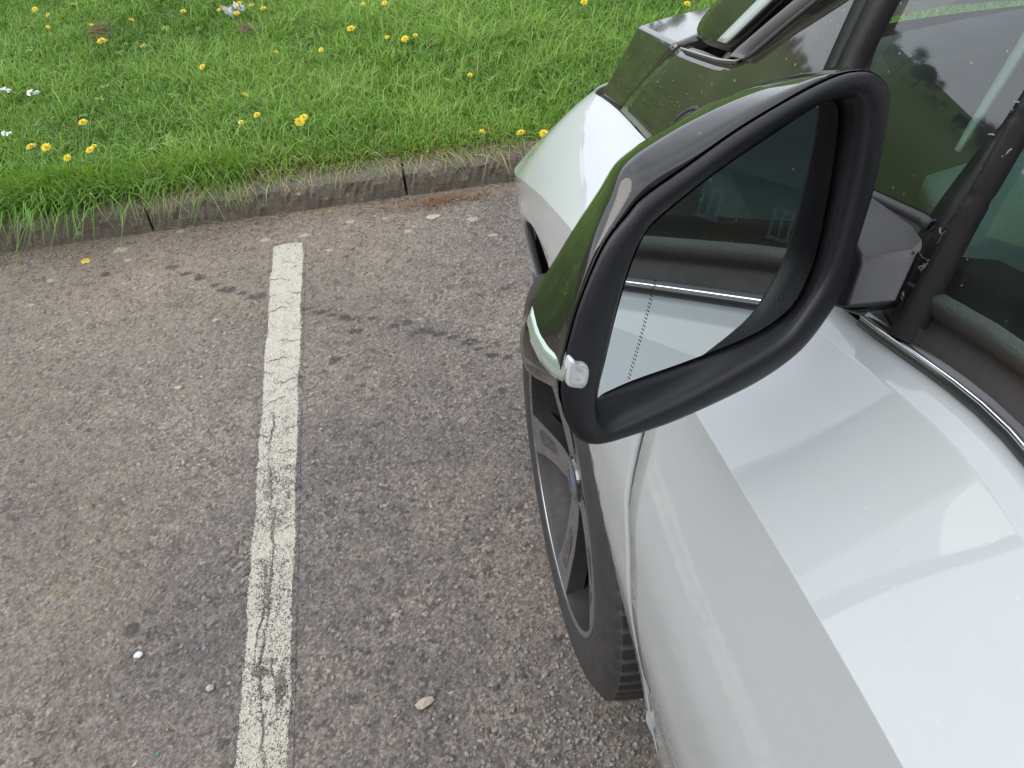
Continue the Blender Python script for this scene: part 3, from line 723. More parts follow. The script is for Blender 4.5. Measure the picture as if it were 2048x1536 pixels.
# tray below the corner of the screen
tray = [onW(1362, 96, .001), onW(1400, 108, .002), onW(1438, 119, .002), onW(1474, 122, .002), onW(1492, 110, .001)]
tin = [onW(1385, 76, -.012), onW(1412, 84, -.016), onW(1440, 95, -.018), onW(1462, 100, -.016), onW(1475, 96, -.012)]
T1, T2 = resample(np.array(tray), 20), resample(np.array(tin), 20)
V = []
for k in range(20):
    V += [T1[k] + NW * -.006, T1[k], T1[k] * .85 + T2[k] * .15 - np.array([0, 0, .006]), T2[k] - np.array([0, 0, .01])]
mk('scuttle_tray', V, grid_faces(20, 4), simple('worn_grey_plastic', (.10, .095, .095), .5, nscale=160, namp=.6), car)
edge_ = MB(); edge_.tube(T1 + NW * .0003, .0009, 8); edge_.build('tray_edge', simple('pale_edge_highlight', (.25, .25, .25), .35), car, True)  # pale tube colours in the highlight along the tray rim
P = resample(np.array([onW(*p, -.008) for p in ((1640, -75), (1500, -60), (1446, -8), (1420, 18), (1400, 44), (1393, 64), (1399, 79), (1416, 91), (1440, 99), (1462, 101), (1474, 92), (1530, 40), (1592, -18), (1640, -75))]), 70)[:-1]
pc = P.mean(0); npz = len(P)
rings = [P - NW * .018, P - NW * .003, P + (pc - P) * .012, P + (pc - P) * .04 + NW * .0025, P + (pc - P) * .3 + NW * .004, P + (pc - P) * .97 + NW * .004]
mk('screen_corner', np.vstack(rings), grid_faces(6, npz, True) + [tuple(5 * npz + k for k in range(npz))], BLACKG, ws)
# shut line between bonnet and pillar panel
strip_on([(1240, 217), (1296, 154), (1350, 92), (1392, 76)], [(1246, 222), (1302, 158), (1357, 98), (1398, 82)], -.010, RUBBER, 'bonnet_shut_line', car)
# small oval emblem-like grey cap on the panel, ringed in black
c0 = onW(1362, 262, .004); uu = unit(onW(1420, 205) - onW(1300, 300)); vv = np.cross(NW, uu)
V = [c0 + NW * .002]; n = 40
for rr_, h in ((.8, .002), (1., 0), (1.0, -.004)):
    V += [c0 + rr_ * (uu * .034 * math.cos(a) + vv * .016 * math.sin(a)) + NW * h for a in np.linspace(0, 2 * math.pi, n, endpoint=False)]
Fs = [(0, 1 + k, 1 + (k + 1) % n) for k in range(n)] + grid_faces(3, n, True, base=1)
ov = mk('oval_cap', V, Fs, GREYRUB, cowl)
ring = MB(); ring.tube([c0 + (uu * .036 * math.cos(a) + vv * .018 * math.sin(a)) for a in np.linspace(0, 2 * math.pi, n)], .0022, 8, False); ring.build('cap_ring', RUBBER, cowl, True)

# door frame seal (the dark bar), quarter glass, divider and door glass
A = resample(np.array([onW(*p, .006) for p in ((1560, 360), (1600, 262), (1652, 134), (1712, 0), (1780, -150))]), 24)
B = resample(np.array([onW(*p, .004) for p in ((1640, 360), (1672, 250), (1712, 134), (1780, 0), (1850, -150))]), 24)
V = []
for a, b in zip(A, B):
    for s, h in ((0, -.008), (.0, .0), (.10, .004), (.35, .0065), (.50, .006), (.52, .0035), (.56, .006), (.8, .005), (.97, .001), (1, -.008)): V.append(a * (1 - s) + b * s + NW * h)
mk('door_frame_seal', V, grid_faces(24, 10), PLAST2, car)
quarter = [(1700, 160), (1712, 134), (1780, 0), (1850, -150), (2250, -150), (2060, 175), (2000, 262), (1930, 355), (1862, 440), (1845, 432), (1745, 384), (1640, 330)]
def flat_glass(pix, name, mat, parent, d=-.003):
    P = np.array([onW(*p, d) for p in pix]); return mk(name, P, [tuple(range(len(P)))], mat, parent, smooth=False)
qg = flat_glass(quarter, 'quarter_window', GLASS, car)
strip_on([(1640, 328), (1745, 380), (1850, 428), (1866, 438)], [(1635, 345), (1745, 398), (1836, 446), (1852, 460)], .001, RUBBER, 'window_edging', qg)
# divider: flat black channel plus a raised rubber lip with nicks
dl = [(1830, 640), (1838, 470), (1884, 400), (1909, 365), (1962, 297), (2009, 247), (2048, 187), (2250, -150)]
dl = [(1765, 620), (1837, 472), (1884, 400), (1962, 297), (2009, 247), (2048, 187), (2250, -140)]
dm = [(1795, 672), (1860, 565), (1915, 470), (1965, 384), (2030, 268), (2100, 150), (2285, -140)]
dr = [(1822, 688), (1894, 540), (1930, 470), (1979, 382), (2045, 268), (2118, 150), (2300, -140)]
dv = strip_on(dl, dm, -.0005, simple('divider_black', (.006, .006, .0065), .35, spec=.2, nscale=60, namp=.5), 'window_divider', car, 40, .003)
A = resample(np.array([onW(*p, .004) for p in [(q[0] - 17, q[1] - 9) for q in dm]]), 80); B = resample(np.array([onW(*p, .001) for p in dr]), 80)
V = []
for i, (a, b) in enumerate(zip(A, B)):
    nick = .8 if i in (31, 32, 47) else 1.
    for s, h in ((0, -.003), (.06, .002), (.2, .0045), (.55, .0045), (.66, .0022), (.98, .0008), (1, -.006)): V.append(a * (1 - s) + b * s + NW * h * nick)
mk('divider_lip', V, grid_faces(80, 7), simple('dusty_rubber', (.010, .009, .0095), .5, spec=.16, nscale=120, namp=.5), dv)
# cobweb fluff and bits caught along the divider
m = MB(); fl = random.Random(3)
for k in range(34):
    t = fl.random() ** .8; i = t * 5.2; a = np.array([np.interp(i, range(7), [p[0] for p in dl]), np.interp(i, range(7), [p[1] for p in dl])]); b = np.array([np.interp(i, range(7), [p[0] for p in dm]), np.interp(i, range(7), [p[1] for p in dm])])
    s = fl.random() ** .6 * 1.15 - .25; c = a * (1 - s) + b * s
    p0 = onW(c[0], c[1], .003); pts = [p0]; d = np.array([fl.uniform(-1, 1), fl.uniform(-1, 1), fl.uniform(-1, 1)])
    for _ in range(fl.choice((2, 3, 4, 6))):
        d = unit(d + np.array([fl.uniform(-.9, .9) for _ in range(3)])); d = d - NW * (d @ NW) * .7; pts.append(pts[-1] + d * .0022)
    m.tube(pts, fl.choice((.00012, .0002, .0003, .0006)), 5)
fluff = m.build('cobweb_fluff', simple('pale_fluff', (.13, .13, .135), .8), dv, True)
# door glass and the belt-line trim below it
def K0p(y, d=0., up=0.): return W3(y, K0z(y) + up, d)
ys = np.linspace(.345, -.90, 40)
V = []
for y in ys:
    for s in range(10):
        z = K0z(y) + .034 + (1.475 - K0z(y) - .034) * s / 9
        V.append(W3(y + (.0 if y < .33 else 0), z, -.005))
# front edge follows the divider
Pdr = [onW(*p, -.005) for p in dr]; zs_ = [p[2] for p in Pdr]; yy_ = [p[1] for p in Pdr]
for s in range(10):
    for i, y in enumerate(ys):
        z = V[i * 10 + s][2]; yf = float(np.interp(z, zs_, yy_)) if z > zs_[0] else yy_[0] + .003
        yn = yf + (-.90 - yf) * i / 39; zn = K0z(yn) + .034 + (1.475 - K0z(yn) - .034) * s / 9
        V[i * 10 + s] = W3(yn, zn, -.005)
mk('door_window', V, grid_faces(40, 10), GLASS, car)
ys2 = np.linspace(.335, -.93, 60); V = []
for y in ys2:
    V += [K0p(y, .0005, -.004), K0p(y, .004, .001), K0p(y, .004, .005), K0p(y, .001, .009), K0p(y, -.010, .010)]
tb = mk('belt_trim', V, grid_faces(60, 5), simple('trim_black', (.02, .02, .022), .25, 0, .4), car)
m = MB(); m.tube([K0p(y, .0035, .0065) for y in ys2], .0016, 8); m.build('bright_line', CHROME, tb, True)
V = []
for y in np.linspace(.315, -.93, 60):
    V += [K0p(y, .000, .006), K0p(y, -.0015, .014), K0p(y, -.007, .018), K0p(y, -.0065, .023), K0p(y, -.001, .028), K0p(y, .0, .034), K0p(y, -.003, .038), K0p(y, -.012, .039)]
mk('window_seal', V, grid_faces(60, 8), simple('dusty_brown_rubber', (.011, .0095, .008), .7, nscale=60, namp=.5, bump=.2), car)
# little black corner below the mirror foot
cor = [onW(*p, .0005) for p in ((1672, 615), (1720, 632), (1750, 652), (1800, 690), (1838, 690), (1838, 640), (1870, 470), (1845, 440), (1740, 390), (1640, 420))]
co_ = mk('mirror_corner_plate', cor, [tuple(range(len(cor)))], RUBBER, car, smooth=False); solidify(co_, .004, -1)

# roof, pillars, rear glass, far glass: simple but complete
def roofx(y): return Wx(y, 1.475, 0)
ry = np.linspace(.22, -2.05, 30); V = []
for y in ry:
    xl = roofx(y) + .05 * max(0, (-1.3 - y)) ; zz = 1.475 - .09 * max(0, -1.2 - y) ** 1.5
    for s in np.linspace(0, 1, 17):
        cr_ = 1 - abs(2 * s - 1) ** 2.5; V.append((xl + (2 * CARX - 2 * xl) * s, y + .10 * cr_ * max(0, (y + .3) / .52), zz + .085 * cr_))
ro = mk('roof', V, grid_faces(30, 17), BLACKG, car); solidify(ro, .02)
def pil(P, r, n): m = MB(); m.tube(P, r, n); m.build('roof_pillar', BLACKG, car, True)
for sgn in (1, -1):
    def S(p): p = np.array(p); return p if sgn > 0 else np.array([2 * CARX - p[0], p[1], p[2]])
    pil([S(onW(1700, -100, -.02)), S(W3(.40, 1.30, -.02)), S(W3(.24, 1.47, -.02))], .026, 10)
    pil([S(W3(.24, 1.47, -.01)), S(W3(-.9, 1.48, -.01)), S(W3(-1.9, 1.44, -.01))], .022, 10)
    pil([S(W3(-.93, 1.07, -.012)), S(W3(-.93, 1.47, -.012))], .035, 10)
    pil([S(W3(-1.85, 1.03, -.03)), S(W3(-1.75, 1.46, -.03))], .05, 10)
    if sgn < 0: pil([S(W3(.66, 1.06, -.02)), S(W3(.40, 1.30, -.02))], .03, 10)
V = [W3(y, z, -.005) for y in np.linspace(-.96, -1.82, 10) for z in np.linspace(1.05, 1.46, 5)]
mk('rear_side_window', V, grid_faces(10, 5), GLASS, car)
V = [(2 * CARX - Wx(y, z), y, z) for y in np.linspace(.62, -1.82, 20) for z in (K0z(.0) - .02, 1.12, 1.3, 1.475)]
for i in range(20):
    for j in range(4):
        y = np.linspace(.62, -1.82, 20)[i]; zt_ = 1.475 if y < .25 else 1.475 - (y - .25) * 1.02; z = 1.04 + (zt_ - 1.04) * j / 3; V[i * 4 + j] = (2 * CARX - Wx(y, z), y, z)
mk('far_side_window', V, grid_faces(20, 4), SCREEN, car)
V = []
for i in range(12):
    s = i / 11 * 2 - 1
    for z, y in ((.20, -2.36), (.45, -2.42), (.80, -2.42), (1.0, -2.38), (1.04, -2.36), (1.25, -2.22), (1.44, -2.05)):
        wdt = .62 if z < 1.03 else .62 - (z - 1.03) * .35
        V.append((CARX + s * wdt, y + .06 * abs(s) ** 3, z))
tg = mk('tailgate', V, grid_faces(12, 7), BLACKG, car); solidify(tg, .015)

# interior: floor, dash, seats, door card, steering wheel
m = MB(); m.box((CARX, -.55, .40), (1.36, 2.5, .04)); m.box((CARX, .78, .70), (1.30, .06, .55)); m.build('cabin_floor', DARKIN, car)
V = []
dprof = [(.74, 1.02), (.60, 1.045), (.47, 1.05), (.40, 1.03), (.37, .985), (.375, .92), (.42, .83), (.48, .72), (.52, .55)]
for x in np.linspace(.40, 2 * CARX - .40, 24):
    for y, z in dprof: V.append((x, y + .05 * (1 - ((x - CARX) / .66) ** 2), z + .012 * math.sin((x - .4) * 6)))
ds_ = mk('dashboard', V, grid_faces(24, 9), [DARKIN, TEAL], car)
ds_.data.polygons.foreach_set('material_index', [0 if (k % 8) < 2 else 1 for k in range(len(ds_.data.polygons))]); solidify(ds_, .02)
V = []; n = 32
for rr_, h in ((.0, .004), (.72, .004), (.75, .016), (1., .018), (1.06, .0)):
    for a in np.linspace(0, 2 * math.pi, n, endpoint=False): V.append((.57 + .075 * rr_ * math.cos(a), .405 - h - .03 * rr_ * math.sin(a) * 0, .955 + .05 * rr_ * math.sin(a)))
mk('air_vent', V, grid_faces(5, n, True), DARKIN, ds_)
def seat(cx):
    se = empty('front_seat', (cx, -.35, .42), car)
    cs = MB()
    V = []
    for i, y in enumerate(np.linspace(.02, -.50, 14)):
        for s in np.linspace(-1, 1, 17):
            z = .62 + .05 * (i / 13 < .12) * -1 + .055 * abs(s) ** 3 - .02 * (i / 13) - (.04 if i == 0 else 0); V.append((cx + s * .25, y, z if abs(s) < .99 else z - .16))
    o = mk('seat_cushion', V, grid_faces(14, 17), TEAL, se); solidify(o, .05)
    V = []
    for i, t in enumerate(np.linspace(0, 1, 16)):
        y = -.46 - .24 * t; z = .58 + .66 * t; wd_ = .25 - .05 * t ** 3
        for s in np.linspace(-1, 1, 17): V.append((cx + s * wd_, y + .075 * abs(s) ** 3 * (1 - .6 * t), z + .0))
    o = mk('backrest', V, grid_faces(16, 17), TEAL, se); solidify(o, .09)
    hb = MB(); hb.box((cx, -.73, 1.33), (.24, .09, .17)); o = hb.build('headrest', TEAL, se, True); bevel(o, .035, 4)
    return se
seat(.70); seat(2 * CARX - .70)
V = []
for y in np.linspace(.345, -.90, 30):
    for dx, dz in ((.014, .026), (.045, .030), (.088, .020), (.102, -.02), (.085, -.12), (.10, -.20), (.14, -.205), (.15, -.24), (.08, -.30), (.09, -.55)): V.append((Wx(y, K0z(y)) + dx, y, K0z(y) + dz))
dc = mk('door_card', V, grid_faces(30, 10), simple('grey_green_door_top', (.020, .029, .022), .62, nscale=50, namp=.15, bump=.5, bscale=600), car); solidify(dc, .012)
st_ = empty('steering_wheel', (2 * CARX - .70, .20, .95), car)
m = MB(); c0 = np.array([2 * CARX - .70, .20, .95]); ax1, ax2 = np.array([1, 0, 0.]), unit((0, .42, .9))
m.tube([c0 + .18 * (ax1 * math.cos(a) + ax2 * math.sin(a)) for a in np.linspace(0, 2 * math.pi, 41)], .015, 10, False); m.build('wheel_rim', DARKIN, st_, True)
m = MB(); m.tube([c0 + .17 * ax1, c0 + .02 * np.array([0, 1, 0]), c0 - .17 * ax1], .02, 8); m.tube([c0, c0 + np.array([0, .22, -.08])], .035, 10); m.build('wheel_hub', DARKIN, st_, True)
# pale strip painting the light that shows past the pillar, behind the quarter glass
def onW2(x, y, d=0.): return onW(x, y, -.035 + d)
strip_on([(1912, 300), (1940, 250), (2000, 150), (2060, 50), (2160, -120)], [(1921, 306), (1957, 248), (2023, 148), (2085, 48), (2190, -120)], -.030, GAPLIGHT, 'gap_light_strip', car)

# ------------------------------------------------------------------ door mirror
mir = empty('door_mirror', W3(.33, 1.09, .0), car)
NM = unit((.20, -.945, .24)); PM = on_y(1235, 560, .25)
def onM(x, y, d=0.):                           # d > 0 : forward, away from the driver
    return on_pl(x, y, NM, PM - NM * d)
GAPL = [(1122, 762), (1133, 703), (1160, 607), (1208, 495), (1256, 431), (1288, 396), (1374, 335), (1480, 260), (1587, 196), (1667, 156), (1712, 144)]
BEZR = [(1747, 148), (1773, 172), (1780, 201), (1769, 276), (1747, 378), (1715, 484), (1689, 570), (1657, 629), (1603, 698), (1534, 751), (1454, 794), (1347, 842), (1267, 869), (1214, 885), (1181, 887), (1155, 874), (1133, 837), (1123, 799)]
INNR = [(1197, 783), (1214, 703), (1235, 612), (1262, 522), (1288, 468), (1320, 431), (1427, 346), (1534, 271), (1614, 217), (1667, 199), (1705, 191), (1718, 207), (1718, 260), (1703, 356), (1672, 484), (1648, 555), (1610, 618), (1566, 672), (1490, 722), (1374, 786), (1267, 835), (1224, 853), (1203, 849), (1194, 825)]
CAPB = [(1068, 752), (1040, 690), (1058, 612), (1122, 498), (1196, 382), (1238, 318), (1320, 262), (1420, 206), (1530, 166), (1640, 141), (1700, 137)]
NC = 160
def ring_param(C):
    """closed contour resampled by angle about the mirror's own centre so that rings match up"""
    C = np.array(C); D = C - MC; a = np.unwrap(np.arctan2(D @ MV, D @ MU)); 
    if a[-1] < a[0]: C, a = C[::-1], a[::-1]
    order = np.argsort(np.mod(a - ANG0, 2 * np.pi)); aa = np.mod(a - ANG0, 2 * np.pi)[order]; Cc = C[order]
    aa = np.r_[aa[-1] - 2 * np.pi, aa, aa[0] + 2 * np.pi]; Cc = np.vstack([Cc[-1], Cc, Cc[0]])
    t = np.linspace(0, 2 * np.pi, NC, endpoint=False)
    return np.stack([np.interp(t, aa, Cc[:, k]) for k in range(3)], 1)
MC = onM(1450, 500); MU = unit(onM(1700, 464) - MC); MV = unit(np.cross(NM, MU)); ANG0 = 0.
def dense(pts, d): return catmull(np.array([onM(*p, d) for p in pts]), 600, True)
OUT = ring_param(dense(GAPL + BEZR, 0.)); INN = ring_param(dense(INNR, 0.))
# mirror glass plane: tilted so that the door's belt line falls where the photograph shows it
GC = onM(1440, 560, .0075)
def refl_err(ang):
    n = unit(NM + MU * ang[0] + MV * ang[1]); e = []
    for (px, py) in ((1262, 550), (1590, 609)):
        g = on_pl(px, py, n, GC); d = unit(g - CAM); r = d - 2 * (d @ n) * n
        # signed miss of the reflected ray against the bright belt line
        best = None
        for y in np.linspace(.30, -2.0, 231):
            q = K0p(y, .0035, .0065); t = (y - g[1]) / r[1]; h = g + r * t; k = h[0] - q[0]
            if t > 0 and (best is None or abs(k) < abs(best[0])): best = (k, h[2] - q[2], y, t)
        e.append(best[1] / best[3])
    return np.array(e)
ang = np.array([0., 0.]); 
for _ in range(25):
    e0 = refl_err(ang); J = np.array([(refl_err(ang + dq) - e0) / 1e-3 for dq in (np.array([1e-3, 0]), np.array([0, 1e-3]))]).T
    try: stp = np.linalg.lstsq(J, -e0, rcond=1e-3)[0]
    except Exception: break
    ang = np.clip(ang + np.clip(stp, -.05, .05), -.22, .22)
NG = unit(NM + MU * ang[0] + MV * ang[1]); print('mirror glass tilt', ang, refl_err(ang), 'MU', MU, 'MV', MV, 'NG', NG, 'MC', MC)
def onG(x, y, d=0.): return on_pl(x, y, NG, GC + NG * d)
GLS = [(1194, 792), (1210, 725), (1230, 640), (1256, 550), (1285, 478), (1318, 438), (1425, 352), (1532, 278), (1612, 226), (1655, 205), (1672, 210), (1675, 260), (1655, 400), (1628, 520), (1592, 600), (1545, 645), (1481, 680), (1374, 722), (1267, 760), (1210, 785)]
GRING = catmull(np.array([onG(*p) for p in GLS]), 160, True)
mg = mk('mirror_glass', GRING, [tuple(range(160))], MIRROR, mir, smooth=False)
gb = ring_param(catmull(np.array([onG(*p, -.001) for p in GLS]), 600, True))
# dotted line where the outer, more curved part of the mirror begins
m = MB()
for k in range(27):
    t = k / 26; px = 1312 + (1259 - 1312) * t; py = 563 + (757 - 563) * t - 0
    px -= 6 * math.sin(math.pi * t) * -.3
    c = onG(px, py, .0006); r_ = .00042; m.add([c + r_ * (MU * math.cos(q) * .9 + MV * 1.35 * math.sin(q)) for q in np.linspace(0, 2 * math.pi, 8, endpoint=False)], [tuple(range(8))])
m.build('curvature_mark', RUBBER, mir)
# bezel: rounded rim and a deep inner wall down to the glass
fwd = unit((.12, .92, -.38))
cen_o = OUT.mean(0)
def between(t, h): return OUT * (1 - t) + INN * t - fwd * h
vd = unit(MC - CAM)
GB2 = gb + (gb - gb.mean(0)) * .004 + vd * .002
wall1 = INN * .7 + GB2 * .3 + fwd * .002
OUTb = OUT + (cen_o - OUT) * .006
rings = [OUTb + fwd * .016 + (cen_o - OUT) * .05, OUTb + fwd * .008 + (cen_o - OUT) * .015, OUTb + fwd * .003, OUT - fwd * .0005, between(.10, .0018), between(.25, .0030), between(.50, .0034), between(.75, .0030), between(.90, .0018), INN + fwd * .0004, INN * .75 + GB2 * .25 + (INN - INN.mean(0)) * .012 + fwd * .002, INN * .35 + GB2 * .65 + (INN - INN.mean(0)) * .012, GB2 + (GB2 - GB2.mean(0)) * .006, GB2 + vd * .004]
V = np.vstack(rings); bz = mk('mirror_bezel', V, grid_faces(len(rings), NC, True), PLAST, mir)
bd = [gb * 1.0 + fwd * 0 + (gb - gb.mean(0)) * .002, gb - (gb - gb.mean(0)) * .0 - fwd * .0012, gb - (gb - gb.mean(0)) * .022 - fwd * .0008]
# cap: from the gap line outwards and forward
A600 = GAPL + BEZR
B_left = [onM(*p, .050) for p in CAPB]
B_right = [onM(*p, .050) for p in BEZR]; bc = onM(1450, 500, .05)
B_right = [q + (bc - q) * .16 for q in B_right]
Bc = ring_param(catmull(np.array(B_left + B_right), 600, True))
Mleft = [(1108, 757), (1117, 700), (1138, 612), (1172, 506), (1216, 404), (1250, 330), (1330, 272), (1432, 216), (1540, 172), (1648, 145), (1706, 139)]
mcn = onM(1450, 500, .02)
M_ = [onM(*p, dd) for p, dd in zip(Mleft, (.010, .008, .007, .007, .009, .012, .017, .02, .02, .02, .02))] + [q + (mcn - q) * .05 for q in [onM(*p, .020) for p in BEZR]]
Mc = ring_param(catmull(np.array(M_), 600, True))
OUTs = OUT - (cen_o - OUT) * .010
bcen = Bc.mean(0)
rings = [OUTs + fwd * .012 + (cen_o - OUT) * .04, OUTs + fwd * .004, OUTs + fwd * .002, OUTs * .93 + Mc * .07, OUTs * .5 + Mc * .5, OUTs * .1 + Mc * .9, Mc * .93 + Bc * .07 , Mc * .5 + Bc * .5 + (Bc - bcen) * .012, Bc * .85 + Mc * .15 + (Bc - bcen) * .008, Bc, Bc + (bcen - Bc) * .12 + fwd * .022, Bc + (bcen - Bc) * .35 + fwd * .045, Bc + (bcen - Bc) * .7 + fwd * .058, Bc + (bcen - Bc) * .97 + fwd * .062]
cap = mk('mirror_cap', np.vstack(rings), grid_faces(len(rings), NC, True) + [tuple((len(rings) - 1) * NC + k for k in range(NC))], CAPG, mir)
# indicator strip wrapped round the outer side
up_ = [(1064, 612, .048), (1076, 648, .036), (1098, 684, .022), (1122, 706, .010), (1142, 714, .0)]
lo_ = [(1053, 640, .048), (1061, 684, .036), (1080, 724, .022), (1102, 750, .010), (1124, 763, .0)]
V = []
for a, b in zip(resample(np.array([onM(*p) for p in up_]), 24), resample(np.array([onM(*p) for p in lo_]), 24)):
    for s in np.linspace(0, 1, 7):
        q = a * (1 - s) + b * s; V.append(q + unit(CAM - q) * (.0028 + .0022 * math.sin(math.pi * s)))
ti = mk('indicator_lamp', V, grid_faces(24, 7), SIGNAL, mir); solidify(ti, .003)
A_ = catmull(np.array([onM(*p) for p in ((1126, 740), (1130, 716), (1136, 707), (1146, 715), (1160, 717), (1168, 724), (1168, 740), (1164, 756), (1156, 766), (1142, 766), (1128, 762))]), 48, True)
ac = A_.mean(0)
rings = [A_ - NM * .002, A_ + NM * .0042, A_ + (ac - A_) * .12 + NM * .0062, A_ + (ac - A_) * .55 + NM * .0052, A_ + (ac - A_) * .95 + NM * .005]
el = mk('lamp_end', np.vstack(rings), grid_faces(5, 48, True) + [tuple(4 * 48 + k for k in range(48))], simple('frosted_lens', (.36, .37, .375), .12, .2, 1.), ti)
# arm from the mirror to the door corner
Wp = lambda x, y, d: onW(x, y, d)
A, B, C = Wp(1743, 393, .002), Wp(1826, 453, .002), Wp(1847, 486, .002)
D, E_ = Wp(1797, 615, .002), Wp(1720, 626, .004)
NA, NF = unit((-.42, -.30, .86)), unit((-.62, -.76, -.18))
Fp = on_pl(1829, 505, NA, B); Dp = Wp(1783, 607, .010)
G, H, I = on_pl(1722, 520, NA, B), on_pl(1668, 400, NA, B), Wp(1690, 616, .034)
G2, H2, I2 = Wp(1600, 520, .10), Wp(1580, 400, .11), Wp(1590, 590, .10)
V = [A, B, C, D, E_, Fp, Dp, G, H, I, G2, H2, I2]
Fs = [(0, 1, 2, 5, 7, 8), (2, 3, 6, 5), (5, 6, 9, 7), (3, 4, 9, 6), (8, 7, 10, 11), (7, 9, 12, 10), (0, 8, 11), (4, 12, 9)]
ar = mk('mirror_arm', V, Fs, simple('arm_plastic', (.009, .0085, .0095), .30, nscale=20, namp=.2, bump=.2, bscale=1400), mir, smooth=True)
bm = bmesh.new(); bm.from_mesh(ar.data); bmesh.ops.recalc_face_normals(bm, faces=bm.faces); bm.to_mesh(ar.data); bm.free()
bevel(ar, .0035, 4, 20).modifiers['bevel'].harden_normals = True

# ------------------------------------------------------------------ wheels
def wheel(c, name, detail=True, flip=1):
    wh = empty(name, (c[0] + .08 * flip, c[1], c[2]), car)
    camb = .029 * flip; ax = unit((-flip, 0, .029)); e1_ = np.array([0, 1., 0]); e2_ = np.cross(ax, e1_); e2_ = e2_ if e2_[2] > 0 else -e2_
    def P(r, a, d): return np.array([c[0], c[1], .35]) + r * (e1_ * math.cos(a) + e2_ * math.sin(a)) + ax * d    # d > 0 : outboard
    prof = [(.247, -.012), (.252, .001), (.262, .006), (.285, .0085), (.310, .0065), (.326, .002), (.336, -.004), (.3405, -.0075)]
    prof += [(.3455, -.0105), (.3485, -.036), (.3495, -.052), (.342, -.0525), (.342, -.0575), (.3498, -.058), (.3505, -.074), (.343, -.0745), (.343, -.080), (.3505, -.0805), (.350, -.100), (.342, -.1005), (.342, -.106), (.349, -.1065), (.344, -.135), (.335, -.150), (.30, -.158), (.25, -.150)]
    n = 432 if detail else 120; V = []
    for k in range(n):
        a = 2 * math.pi * k / n
        for i, (r, d) in enumerate(prof):
            rr_ = r
            if 8 <= i <= 10 and k % 6 == 0: rr_ -= .0065
            if i == 7 and k % 6 == 0: rr_ -= .003
            if i in (13, 14) and k % 6 == 3: rr_ -= .005
            if i in (17, 18) and k % 6 == 1: rr_ -= .005
            V.append(P(rr_, a + .22 * (d + .012) * (1 if i > 6 else 0), d))
    o = mk('tyre', V, grid_faces(n, len(prof), False, True), simple('tyre_rubber', (.015, .0142, .0135), .7, nscale=45, namp=.55, bump=.3, bscale=350), wh)
    ed = o.modifiers.new('sharp', 'EDGE_SPLIT'); ed.split_angle = math.radians(28)
    rim = [(.252, .002), (.2505, .0035), (.246, .004), (.242, .001), (.240, -.01), (.232, -.03), (.225, -.07), (.222, -.13)]
    V = [P(r, 2 * math.pi * k / 96, d) for k in range(96) for r, d in rim]
    ro_ = mk('rim', V, grid_faces(96, len(rim), False, True), [RIMSIL, RIMBAR], wh); ro_.data.polygons.foreach_set('material_index', [0 if k % 7 < 3 else 1 for k in range(96 * 7)])
    V = [P(r, 2 * math.pi * k / 48, -.125) for k in range(48) for r in (.14, .224)]; mk('dark_wheel_backing', V, grid_faces(48, 2, False, True), RIMBAR, wh)  # dark disc added as backing so the wheel interior stays dark
    m1 = MB(); m2 = MB()
    for s in range(5):
        a0 = 2 * math.pi * s / 5 + SPOKE
        # broad flat machined blade with gloss black flanks and a black slot down its middle
        dp = lambda r: -.030 + .031 * (r / .243) ** 2
        tw = [(.050, .50), (.085, .33), (.15, .20), (.20, .165), (.2425, .165)]
        Vt = [P(r, a0 + sg * h, dp(r)) for r, h in tw for sg in (-1, 1)]; Vb = [P(r, a0 + sg * h * 1.12, dp(r) - .030) for r, h in tw for sg in (-1, 1)]
        nt_ = len(tw); Fs = grid_faces(nt_, 2); m2.add(Vt, Fs)
        m1.add([v - ax * .0004 for v in Vt] + Vb, [(i * 2 + j, (i + 1) * 2 + j, (i + 1) * 2 + j + 2 * nt_, i * 2 + j + 2 * nt_) for j in (0, 1) for i in range(nt_ - 1)] + [tuple(q + 2 * nt_ for q in f) for f in Fs])
        sl_ = [(.105, .02), (.115, .075), (.20, .075), (.222, .045), (.228, .012)]
        m1.add([P(r, a0 + .02 + sg * h, dp(r) + .0007) for r, h in sl_ for sg in (-1, 1)], grid_faces(5, 2))
    hubp = [(.0, -.022), (.034, -.022), (.038, -.024), (.040, -.028), (.062, -.031), (.064, -.06)]
    V = [P(r, 2 * math.pi * k / 48, d) for k in range(48) for r, d in hubp]; m1.add(V, grid_faces(48, len(hubp), False, True))
    m1.build('black_spokes', RIMBLK, wh); bl = m2.build('machined_spokes', RIMSIL, wh); 
    V = [P(r, 2 * math.pi * k / 64, d) for k in range(64) for r, d in ((.05, -.07), (.145, -.07), (.147, -.073), (.147, -.09))]
    mk('brake_disc', V, grid_faces(64, 4, False, True), DISC, wh)
    mc_ = MB(); a = 2.6; mc_.box(P(.125, a, -.08), (.05, .11, .09)); o = mc_.build('brake_caliper', simple('caliper_grey', (.08, .08, .085), .5), wh); bevel(o, .008)
    if flip > 0 and detail:
        V = [P(r, 2 * math.pi * k / 32, d) for k in range(32) for r, d in ((.0, -.0214), (.022, -.0214), (.0235, -.0225))]
        mk('centre_cap', V, grid_faces(32, 3, False, True), simple('blue_white_cap', (.035, .08, .17), .15, 0, 1.), wh)
    return wh
SPOKE = math.radians(186)
wheel(HUB, 'front_wheel'); wheel((.20, HUBR_Y, .35), 'rear_wheel', False)
wheel((2 * CARX - .16, HUB[1], .35), 'front_wheel', False, -1); wheel((2 * CARX - .20, HUBR_Y, .35), 'rear_wheel', False, -1)
